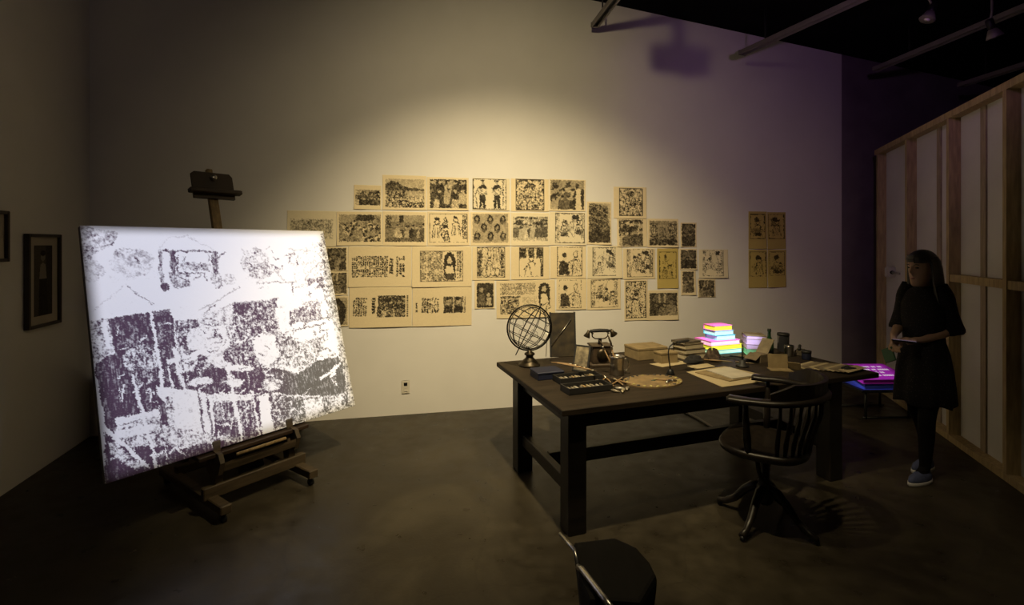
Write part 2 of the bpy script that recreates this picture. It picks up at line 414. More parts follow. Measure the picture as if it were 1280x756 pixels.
        clip_photo()
    elif kind == 'arch':
        r.rect(x0, y0, x1, y1, .6, .05); r.ell(X(.5), Y(.55), .42 * w_, .5 * h, .1); r.ell(X(.5), Y(.4), .12 * w_, .14 * h, .4)
    elif kind == 'text':
        glyphs(r, x0, Y(.0), X(.66), Y(1), w_ / 26, h / 13, q, .1, .1); glyphs(r, X(.68), Y(.12), X(.77), Y(.95), w_ / 12, h / 8, q, .05, .02); glyphs(r, X(.8), Y(.0), X(1), Y(1), w_ / 18, h / 9, q, .1, .25)
    elif kind == 'text_portrait':
        r.rect(x0, y0, X(.52), y1, .62, .35); r.rect(x0, Y(.62), X(.5), Y(.66), .9); r.rect(X(.14), y0, X(.16), y1, .9); r.frame(x0, y0, x1, y1, lw, .35)
        r.rect(X(.54), Y(.3), X(.83), Y(.98), .12); r.ell(X(.685), Y(.32), .145 * w_, .28 * h, .12); r.ell(X(.685), Y(.3), .06 * w_, .12 * h, .8)
        r.poly([(X(.56), Y(.95)), (X(.6), Y(.5)), (X(.77), Y(.5)), (X(.82), Y(.95))], .9); r.rect(X(.58), Y(.75), X(.8), Y(.98), .2); glyphs(r, X(.86), Y(.02), X(1), Y(.95), w_ * .06, h * .06, q, .2)
    elif kind == 'text_photo':
        glyphs(r, x0, Y(.1), X(.3), Y(1), w_ / 22, h / 12, q, .12); glyphs(r, X(.36), Y(.08), X(.45), Y(.9), w_ / 12, h / 8, q, .06)
        r.rect(X(.47), y0, X(1), y1, .2, .4); sub = q; crowd(r, X(.47), Y(.5), X(1), Y(1), 2, 6, sub, .06, .75); r.rect(X(1), 0, W, H, .93, 0); glyphs(r, X(1.02), Y(0), X(1.08), Y(1), w_ / 20, h / 10, q, .3)
    elif kind == 'text_two':
        glyphs(r, x0, Y(.35), X(.06), Y(.98), w_ / 18, h / 5, q, .08); glyphs(r, X(.12), Y(.05), X(.5), Y(1), w_ / 20, h / 12, q, .12, .15)
        r.rect(X(.56), y0, X(.95), y1, .35, .15)
        for c in (.655, .855): r.ell(X(c), Y(.3), .05 * w_, .2 * h, .6); r.ell(X(c), Y(.12), .06 * w_, .1 * h, .08); r.poly([(X(c - .1), y1), (X(c - .07), Y(.55)), (X(c + .07), Y(.55)), (X(c + .1), y1)], .1)
        r.rect(X(.745), y0, X(.765), y1, .8); glyphs(r, X(.97), Y(0), X(1.03), Y(1), w_ / 20, h / 9, q, .3)
    elif kind == 'news':
        glyphs(r, x0, Y(0), X(.72), Y(.38), w_ / 40, h / 16, q, .35, .1); r.rect(x0, Y(.42), X(.4), Y(.5), .3, .3); r.rect(x0, Y(.52), X(.36), Y(1), .45, .5); r.rect(X(.42), Y(.45), X(.72), Y(.95), .85, .2)
        r.rect(X(.76), Y(.18), X(.98), Y(.75), .1); r.ell(X(.87), Y(.18), .11 * w_, .18 * h, .1); r.ell(X(.87), Y(.2), .05 * w_, .1 * h, .75); r.poly([(X(.78), Y(.75)), (X(.82), Y(.36)), (X(.92), Y(.36)), (X(.97), Y(.75))], .92); r.line([(X(.8), Y(.8)), (X(.98), Y(.6)), (X(.86), Y(1)), (X(1.0), Y(.8))], lw, .2)
    elif kind == 'portrait':
        r.rect(x0, y0, x1, y1, .13, .06); r.ell(X(.3), Y(.28), .12 * w_, .1 * h, .55); r.poly([(X(.08), Y(1)), (X(.12), Y(.42)), (X(.48), Y(.42)), (X(.52), Y(1))], .28)
        r.ell(X(.72), Y(.48), .1 * w_, .08 * h, .7); r.poly([(X(.55), Y(1)), (X(.6), Y(.6)), (X(.84), Y(.6)), (X(.92), Y(1))], .72, .1); r.rect(x0, Y(.9), x1, y1, .1)
    elif kind == 'woodcut':
        n1 = noise2(r.h, r.w, max(2.2, lw * 2.2), np.random.default_rng(3))
        r.rect(x0, y0, x1, y1, .9); inside = (r.X > x0) & (r.X < x1) & (r.Y > y0) & (r.Y < y1)
        r.put(inside & (np.abs(n1 - .5) < .11), .08); person_line(r, X(.5), Y(.85), h * .55, q, lw * 1.6); r.frame(x0, y0, x1, y1, lw * 1.6, .1)
    elif kind in ('gold1', 'gold2', 'gold3', 'gold4', 'goldtower'):
        r.frame(x0, y0, x1, y1, lw * 1.2, .2)
        if kind == 'goldtower':
            r.line([(X(.2), Y(.45)), (X(.35), Y(.1)), (X(.5), Y(.45))], lw, .2); r.line([(X(.35), Y(.1)), (X(.35), Y(.45))], lw, .2); person_line(r, X(.6), Y(.95), h * .5, q, lw); person_line(r, X(.3), Y(.95), h * .4, q, lw)
        else:
            person_line(r, X(.4 + .2 * q.random()), Y(.9), h * .7, q, lw * 1.2)
            if kind in ('gold1', 'gold4'): r.rect(X(.08), Y(.6), X(.7), Y(.75), .55, .2)
            if kind == 'gold2': r.rect(X(.15), Y(.15), X(.4), Y(.5), .5, .2)
            if kind == 'gold4': person_line(r, X(.75), Y(.9), h * .45, q, lw)
            r.ell(X(.3 + .4 * q.random()), Y(.22), .16 * w_, .1 * h, .15)
        for k in range(4): r.line([(X(q.random()), Y(q.random())) for _ in range(2)], lw * .6, .5)
    n = (noise2(r.h, r.w, 1.6) - .5) * 1.2 + (noise2(r.h, r.w, 4) - .5) * .8
    wx = (noise2(r.h, r.w, 3) - .5) * 3.6 + (noise2(r.h, r.w, 1.3) - .5) * 1.6; wy = (noise2(r.h, r.w, 3) - .5) * 3.6 + (noise2(r.h, r.w, 1.3) - .5) * 1.6
    inside = (r.X > x0) & (r.X < x1) & (r.Y > y0) & (r.Y < y1)
    ix = np.clip((r.X + wx).astype(int), 0, r.w - 1); iy = np.clip((r.Y + wy).astype(int), 0, r.h - 1)
    tw = r.t[iy, ix]
    t = np.where(inside, tw, r.t)
    speck = np.where(inside & (t < .9), .10, .02)
    t = np.clip(t + (r.a + speck) * n * 1.6, 0.02, .97)
    return np.where(t < .85, np.clip(t, 0, 1) ** 1.55, t)

def print_grid(name, tone, O, ux, uy, nrm, m, curl=None, thick=0.0012, tone2=None):
    """a sheet whose printed picture is stored point by point; O = top-left corner, ux/uy = full edge vectors"""
    h, w_ = tone.shape
    u = np.linspace(0, 1, w_); v = np.linspace(0, 1, h)
    U, V = np.meshgrid(u, v)
    O = np.array(O); ux = np.array(ux); uy = np.array(uy); nr = np.array(nrm)
    Z = curl(U, V) if curl else np.zeros_like(U)
    P = O + U[..., None] * ux + V[..., None] * uy + (Z + thick)[..., None] * nr
    c = O + .5 * ux + .5 * uy
    front = (P - c).reshape(-1, 3)
    idx = np.arange(h * w_).reshape(h, w_)
    q = np.stack([idx[:-1, :-1], idx[1:, :-1], idx[1:, 1:], idx[:-1, 1:]], -1).reshape(-1, 4)
    edge = np.concatenate([idx[0, :], idx[1:, -1], idx[-1, -2::-1], idx[-2:0:-1, 0]])
    back = front[edge] - nr * thick
    n0 = len(front); ne = len(edge); b = np.arange(ne) + n0; nx = np.roll(np.arange(ne), -1)
    sk = np.stack([edge, edge[nx], b[nx], b], -1)
    verts = np.concatenate([front, back]); faces = np.concatenate([q, sk])
    me = bpy.data.meshes.new(name)
    me.vertices.add(len(verts)); me.vertices.foreach_set('co', verts.astype(np.float32).ravel())
    nf = len(faces); me.loops.add(nf * 4); me.loops.foreach_set('vertex_index', faces.astype(np.int32).ravel())
    me.polygons.add(nf); me.polygons.foreach_set('loop_start', np.arange(0, nf * 4, 4, dtype=np.int32))
    me.update(calc_edges=True)
    at_ = me.attributes.new('print', 'FLOAT_COLOR', 'POINT')
    cc = np.ones((len(verts), 4), np.float32)
    tt = np.concatenate([tone.ravel(), np.full(ne, .9)]); cc[:, 0] = tt
    cc[:, 1] = np.concatenate([tone2.ravel(), np.zeros(ne)]) if tone2 is not None else 0
    at_.data.foreach_set('color', cc.ravel())
    me.validate(); me.materials.append(m)
    o = bpy.data.objects.new(name, me); COL.objects.link(o); o.location = Vector(c)
    return o

# ------------------------------------------------------------------ the room
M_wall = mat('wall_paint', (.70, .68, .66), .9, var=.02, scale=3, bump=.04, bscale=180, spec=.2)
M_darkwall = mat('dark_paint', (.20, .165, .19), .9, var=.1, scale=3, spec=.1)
M_rear = mat('grey_paint', (.10, .10, .10), .9, var=.05, spec=.1)
M_ceil = mat('black_ceiling', (.006, .006, .007), .95, var=.2, scale=2, spec=.05)

def floor_mat():
    m = bpy.data.materials.new('polished_concrete'); m.use_nodes = True
    nt = m.node_tree; N = nt.nodes; L = nt.links; b = N['Principled BSDF']
    tc = N.new('ShaderNodeTexCoord')
    n1 = N.new('ShaderNodeTexNoise'); n1.inputs['Scale'].default_value = 1.3; n1.inputs['Detail'].default_value = 9; n1.inputs['Roughness'].default_value = .62; n1.inputs['Distortion'].default_value = .8
    n2 = N.new('ShaderNodeTexNoise'); n2.inputs['Scale'].default_value = 9; n2.inputs['Detail'].default_value = 8
    n3 = N.new('ShaderNodeTexNoise'); n3.inputs['Scale'].default_value = 70; n3.inputs['Detail'].default_value = 3
    for n in (n1, n2, n3): L.new(tc.outputs['Object'], n.inputs['Vector'])
    r1 = N.new('ShaderNodeValToRGB'); e = r1.color_ramp.elements
    e[0].position = .28; e[0].color = (.020, .016, .011, 1); e[1].position = .74; e[1].color = (.060, .050, .033, 1)
    x = e.new(.5); x.color = (.033, .027, .018, 1)
    L.new(n1.outputs['Fac'], r1.inputs[0])
    mx = N.new('ShaderNodeMix'); mx.data_type = 'RGBA'; mx.blend_type = 'OVERLAY'; mx.inputs[0].default_value = .55
    L.new(r1.outputs[0], mx.inputs[6]); L.new(n2.outputs['Fac'], mx.inputs[7])
    wv = N.new('ShaderNodeTexVoronoi'); wv.feature = 'DISTANCE_TO_EDGE'; wv.inputs['Scale'].default_value = .9
    wn = N.new('ShaderNodeMix'); wn.data_type = 'RGBA'; wn.inputs[0].default_value = .25
    L.new(tc.outputs['Object'], wn.inputs[6]); L.new(n1.outputs['Color'], wn.inputs[7]); L.new(wn.outputs[2], wv.inputs['Vector'])
    cr = N.new('ShaderNodeMapRange'); cr.inputs[1].default_value = 0; cr.inputs[2].default_value = .006; cr.inputs[3].default_value = .82; cr.inputs[4].default_value = 1
    L.new(wv.outputs['Distance'], cr.inputs[0])
    m2 = N.new('ShaderNodeMix'); m2.data_type = 'RGBA'; m2.blend_type = 'MULTIPLY'; m2.inputs[0].default_value = 1
    L.new(mx.outputs[2], m2.inputs[6]); L.new(cr.outputs[0], m2.inputs[7])
    L.new(m2.outputs[2], b.inputs['Base Color'])
    rr = N.new('ShaderNodeMapRange'); rr.inputs[1].default_value = .3; rr.inputs[2].default_value = .7; rr.inputs[3].default_value = .26; rr.inputs[4].default_value = .48
    L.new(n2.outputs['Fac'], rr.inputs[0]); L.new(rr.outputs[0], b.inputs['Roughness'])
    bp = N.new('ShaderNodeBump'); bp.inputs['Strength'].default_value = .05; bp.inputs['Distance'].default_value = .01
    L.new(n3.outputs['Fac'], bp.inputs['Height']); L.new(bp.outputs[0], b.inputs['Normal'])
    b.inputs['Specular IOR Level'].default_value = .20
    return m
M_floor = floor_mat()

UP = Vector((0, 0, 1))
WA, WB = onz(400, 525.5), onz(642, 508.6)
uw = (WB - WA).normalized(); nw = Vector((uw.y, -uw.x, 0))
LA, LB = onz(0, 620.7), onz(118, 541.5)
ul = (LB - LA).normalized(); nl = Vector((ul.y, -ul.x, 0))
t_ = ((WA - LA).x * uw.y - (WA - LA).y * uw.x) / (ul.x * uw.y - ul.y * uw.x)
CORNER = LA + ul * t_
def onwall(px, py): return onplane(px, py, CORNER, nw)
def onleft(px, py): return onplane(px, py, CORNER, nl)
ta, tb = onwall(739, 0), onwall(1052, 68)
sa, sb = (ta - CORNER).dot(uw), (tb - CORNER).dot(uw)
ZB = (tb.z - ta.z) / (sb - sa)
def ztop(s): return ta.z + ZB * (s - sa)

def wall_prism(name, poly_sz, O, u, n, thick, m):
    mb = MB(); nn = len(poly_sz)
    f = [O + u * s + UP * z for s, z in poly_sz]; b = [p - n * thick for p in f]
    mb.add(f + b, [tuple(range(nn)), tuple(range(2 * nn - 1, nn - 1, -1))] + [(i, nn + i, nn + (i + 1) % nn, (i + 1) % nn) for i in range(nn)])
    return mb.build(name, m)
o = wall_prism('wall_back', [(-.12, 0), (sb, 0), (sb, ztop(sb)), (-.12, ztop(-.12))], CORNER, uw, nw, .15, M_wall); struct(o, 'white gallery wall behind the desk, hung with old prints', 'wall')
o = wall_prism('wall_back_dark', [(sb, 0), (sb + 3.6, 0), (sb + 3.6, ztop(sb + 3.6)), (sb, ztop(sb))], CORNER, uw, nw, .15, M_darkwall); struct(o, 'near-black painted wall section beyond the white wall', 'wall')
o = wall_prism('wall_left', [(-9.5, 0), (0, 0), (0, ztop(0)), (-9.5, ztop(0))], CORNER, ul, nl, .15, M_wall); struct(o, 'white side wall behind the easel, with two small frames', 'wall')
mb = MB(); S = [(-1.6, -.3), (sb + 3.8, -.3), (sb + 3.8, 10.0), (-1.6, 10.0)]
lo = [CORNER + uw * s + nw * t + UP * ztop(s) for s, t in S]; hi = [p + UP * .12 for p in lo]
mb.add(lo + hi, [(0, 1, 2, 3), (7, 6, 5, 4)] + [(i, 4 + i, 4 + (i + 1) % 4, (i + 1) % 4) for i in range(4)])
struct(mb.build('ceiling', M_ceil), 'black exposed ceiling', 'ceiling')
mb = MB(); lo = [CORNER + uw * s + nw * t for s, t in S]; hi = [p - UP * .12 for p in lo]
mb.add(lo + hi, [(3, 2, 1, 0), (4, 5, 6, 7)] + [(i, (i + 1) % 4, 4 + (i + 1) % 4, 4 + i) for i in range(4)])
struct(mb.build('floor', M_floor), 'polished stained concrete floor', 'floor')
rear0 = CORNER + nw * 9.4
o = wall_prism('wall_rear', [(-1.6, 0), (sb + 3.8, 0), (sb + 3.8, 4.2), (-1.6, 4.2)], rear0, uw, -nw, .15, M_rear); struct(o, 'grey rear wall of the gallery', 'wall')

# wooden stud partition
M_pine = mat('pine_stud', (.42, .32, .17), .7, var=.18, scale=6, stretch=(8, 8, 1), bump=.05, spec=.3)
M_panel = mat('grey_board', (.62, .61, .61), .85, var=.06, scale=2, spec=.2)
Q1, Q2 = onz(1178, 545), onz(1280, 618)
pd = (Q1 - Q2).normalized()
def part_at(px):                                   # point of the partition foot line seen in column px
    n = Vector((1, -(px - 640.0) / F, 0)); t = (Vector((0, 0, 0)) - Q2).dot(n) / pd.dot(n); return Q2 + pd * t
PF = part_at(1093); pn = Vector((-pd.y, pd.x, 0))
def part_top(px, py):
    p = part_at(px); return CAMH + (HOR - py) / F * p.y
zF, zN = part_top(1093, 188), part_top(1280, 90)
LN = 3.6                                            # length from far end towards the camera
def pp(s, z, dpt=0.0): return PF - pd * s + pn * (-dpt) + UP * z
slen = (PF - Q2).length
def ptop(s): return zF + (zN - zF) * s / slen
proot = struct(empty('wall_right', PF), 'stud partition of pale timber with grey board behind', 'partition')
def part_piece(name, mb, m, parent=proot):
    me = mb.mesh(name)
    me.transform(Matrix.Translation(-PF)); return link(name, me, m, parent)
SD, SW = .085, .042
def rib(s0, s1, z0a, z1a, z0b, z1b, d0, d1):
    mb = MB()
    q = [pp(s0, z0a, d0), pp(s1, z0b, d0), pp(s1, z1b, d0), pp(s0, z1a, d0)]; q2 = [pp(s0, z0a, d1), pp(s1, z0b, d1), pp(s1, z1b, d1), pp(s0, z1a, d1)]
    return mb.add(q + q2, [(0, 1, 2, 3), (7, 6, 5, 4), (0, 4, 5, 1), (1, 5, 6, 2), (2, 6, 7, 3), (3, 7, 4, 0)])
part_piece('top_plate', rib(0, LN, ptop(0) - .055, ptop(0), ptop(LN) - .055, ptop(LN), 0, SD + .02), M_pine)
part_piece('bottom_plate', rib(0, LN, 0, .05, 0, .05, 0, SD + .02), M_pine)
part_piece('panel', rib(0.02, LN, .02, ptop(0) - .02, .02, ptop(LN) - .02, SD, SD + .018), M_panel)
M_dimpine = mat('pine_stud_grey', (.36, .29, .21), .8, var=.15, scale=6, stretch=(8, 8, 1), spec=.2)
for px in (1096, 1132, 1184, 1255, 1352):
    s = (PF - part_at(px)).length
    part_piece('stud', rib(max(0, s - SW / 2), s + SW / 2, .05, ptop(s) - .05, .05, ptop(s) - .05, 0.002, SD), M_pine)
for px in (1161, 1214, 1272):
    s = (PF - part_at(px)).length
    part_piece('backing_strip', rib(s - .035, s + .035, .05, ptop(s) - .05, .05, ptop(s) - .05, SD - .012, SD), M_dimpine)
sc_ = [(PF - part_at(px)).length for px in (1184, 1255, 1352)]
zr = CAMH + (HOR - 347) / F * part_at(1184).y
for a, b in zip(sc_[:-1], sc_[1:]):
    part_piece('rail', rib(a + SW / 2, b - SW / 2, zr - .03, zr + .03, zr - .03, zr + .03, .01, SD), M_pine)

# junction box with conduit on the partition
M_white = mat('white_plastic', (.55, .53, .50), .5, var=.03)
M_steel = mat('steel', (.45, .44, .42), .3, metal=1.0, var=.06)
M_blackmetal = mat('black_metal', (.02, .02, .021), .45, metal=.6, var=.2)
s = (PF - part_at(1106)).length; zz = CAMH + (HOR - 340) / F * part_at(1106).y
jb = tag(empty('junction_box', pp(s, zz, SD)), 'small white junction box with a conduit stub on the grey board', 'junction box')
R3 = Matrix((-pd, pn, UP)).transposed()
MB().box(R3 @ Vector((0, .035, 0)), (.085, .07, .115), M=R3, bev=.006).build('box', M_white, jb)
MB().box(R3 @ Vector((.0, .074, 0)), (.06, .008, .09), M=R3, bev=.003).build('cover', M_white, jb)
MB().tube([R3 @ Vector((.04, .035, 0)), R3 @ Vector((.16, .035, -.002)), R3 @ Vector((.22, .03, -.005))], .011, 8).build('conduit', M_steel, jb)
MB().tube([R3 @ Vector((.04, .035, 0)), R3 @ Vector((.065, .035, 0))], .02, 8).build('connector', M_blackmetal, jb)

# ceiling tracks
M_track = mat('track_metal', (.20, .18, .17), .5, metal=.3, var=.08)
def track(a, b, label):
    a, b = Vector(a), Vector(b); d = (b - a).normalized(); side = Vector((-d.y, d.x, 0)).normalized()
    root = tag(empty('lighting_track', a), label, 'track', 'ceiling lighting tracks')
    L_ = (b - a)
    for sgn in (-1, 1): MB().bar(side * sgn * .032, L_ + side * sgn * .032, .018, .045, bev=.003).build('rail', M_track, root)
    MB().bar(UP * .012, L_ + UP * .012, .05, .012).build('channel', M_blackmetal, root)
    MB().bar(L_, L_ + d * .012, .085, .05).build('end_cap', M_track, root)
    for k in (.15, .8):
        p = a + L_ * k; sz = ztop((p - CORNER).dot(uw)) + .03
        MB().tube([L_ * k + UP * .015, L_ * k + UP * (sz - p.z)], .008, 6).build('hanger', M_blackmetal, root)
    return root
def onh(px, py, z): return onz(px, py, z)
track(onh(1112, -18, 3.68), onh(928, 66, 3.68), 'grey lighting track ending above the white wall, left of the two angled spotlights')
track(onh(1390, -36, 3.58), onh(1096, 86, 3.58), 'long grey lighting track ending above the dark wall section')
track(onh(1390, 46, 3.42), onh(1202, 106, 3.42), 'grey lighting track running just above the stud partition')
track(onh(800, -42, 3.88), onh(744, 31, 3.88), 'short lighting track catching the wash light at the wall top')

def spotlamp(px, py, z, label, tilt):
    p = onh(px, py, z); root = tag(empty('spotlight', p), label, 'spotlight', 'unlit track spotlights')
    top = ztop((p - CORNER).dot(uw)) - p.z + .02
    M = Matrix.Rotation(tilt, 3, 'Y')
    MB().lathe([(.018, .05), (.026, .06), (.028, .13), (.02, .14)], 14, M=M).build('housing', M_blackmetal, root)
    sh = MB().lathe([(.055, -.02), (.058, -.015), (.03, .05), (.018, .055)], 18, M=M).build('shade', M_track, root)
    MB().lathe([(.0, -.024), (.022, -.02), (.022, -.005), (.0, 0)], 12, M=M).build('bulb', M_bulb, root)
    MB().tube([M @ Vector((0, 0, .1)), Vector((-.02, 0, .2)), Vector((-.02, 0, top))], .009, 6).build('stem', M_track, root)
M_bulb = mat('bulb_glass', (.75, .70, .85), .1, var=.02, spec=.8)
spotlamp(1160, 22, 3.5, 'angled black spotlight whose bulb glints, left of the long track', math.radians(25))
spotlamp(1243, 44, 3.36, 'dull black spotlight hanging below the long track', math.radians(-20))

# wall outlet
oc = onwall(507, 483.5); ort = tag(empty('wall_outlet', oc), 'cream wall outlet low on the white wall', 'outlet')
RW = Matrix((uw, nw, UP)).transposed()
M_cream = mat('outlet_cream', (.62, .58, .50), .45, var=.02)
MB().box(RW @ Vector((0, .004, 0)), (.078, .008, .125), M=RW, bev=.004).build('plate', M_cream, ort)
for z in (.028, -.028): MB().box(RW @ Vector((0, .009, z)), (.034, .006, .03), M=RW, bev=.004).build('socket', M_blackmetal if z > 0 else M_cream, ort)
# cable on the floor behind the desk
M_cable = mat('grey_cable', (.16, .15, .13), .5, var=.1)
MB().tube([onz(846, 511) + UP * .012, onz(872, 524) + UP * .012, onz(905, 545) + UP * .012, onz(930, 556) + UP * .012], .011, 8).build('floor_cable', M_cable)
tag(bpy.data.objects['floor_cable'], 'grey cable lying on the floor behind the desk', 'cable')

# ------------------------------------------------------------------ framed pictures on the left wall
M_frame = mat('dark_frame', (.035, .024, .016), .45, var=.2, scale=10)
M_mount = mat('cream_mount', (.42, .37, .29), .9, var=.04)
P_photo = print_mat('print_photo', (.30, .26, .20), (.014, .012, .010))
RL = Matrix((ul, nl, UP)).transposed()
def framed(px0, py0, px1, py1, label, figure, dx=0.0):
    a = onleft(px0, (py0)); b = onleft(px1, py1)
    s0, s1 = (a - CORNER).dot(ul), (b - CORNER).dot(ul)
    z1, z0 = a.z, CAMH + (HOR - py1) / F * b.y
    if dx: s0 = s1 - dx
    wd, ht = s1 - s0, z1 - z0
    c = CORNER + ul * (s0 + s1) / 2 + UP * (z0 + z1) / 2
    root = tag(empty('picture_frame', c), label, 'picture frame', 'framed portraits on the side wall')
    fw, fd = .022, .035
    for x in (-1, 1): MB().box(RL @ Vector((x * (wd / 2 - fw / 2), fd / 2, 0)), (fw, fd, ht), M=RL, bev=.003).build('frame_side', M_frame, root)
    for z in (-1, 1): MB().box(RL @ Vector((0, fd / 2, z * (ht / 2 - fw / 2))), (wd - 2 * fw, fd, fw), M=RL, bev=.003).build('frame_rail', M_frame, root)
    MB().box(RL @ Vector((0, .008, 0)), (wd - 2 * fw, .012, ht - 2 * fw), M=RL).build('mount', M_mount, root)
    pw, ph = wd - 2 * fw - .13, ht - 2 * fw - .12
    r = Ras(50, 130, .22); r.a[:] = .05
    if figure:
        r.rect(32, 0, 50, 130, .10); r.ell(24, 22, 6, 8, .62); r.ell(24, 15, 7, 5, .05)
        r.poly([(14, 62), (17, 36), (24, 32), (31, 36), (34, 62)], .75); r.poly([(14, 62), (34, 62), (38, 130), (12, 130)], .06)
    O = RL @ Vector((-pw / 2, .0145, ph / 2)) + c
    pr = print_grid('portrait_print', np.clip(r.t + r.a * (noise2(130, 50, 2) - .5), 0, 1), O, ul * pw, -UP * ph, nl, P_photo)
    pr.parent = root; pr.location = pr.location - c
framed(29, 292, 71, 403, 'tall narrow dark-framed portrait photograph hanging behind the easel', True)
framed(-16, 262, 5, 327, 'small dark frame on the side wall, further from the easel', False, .26)

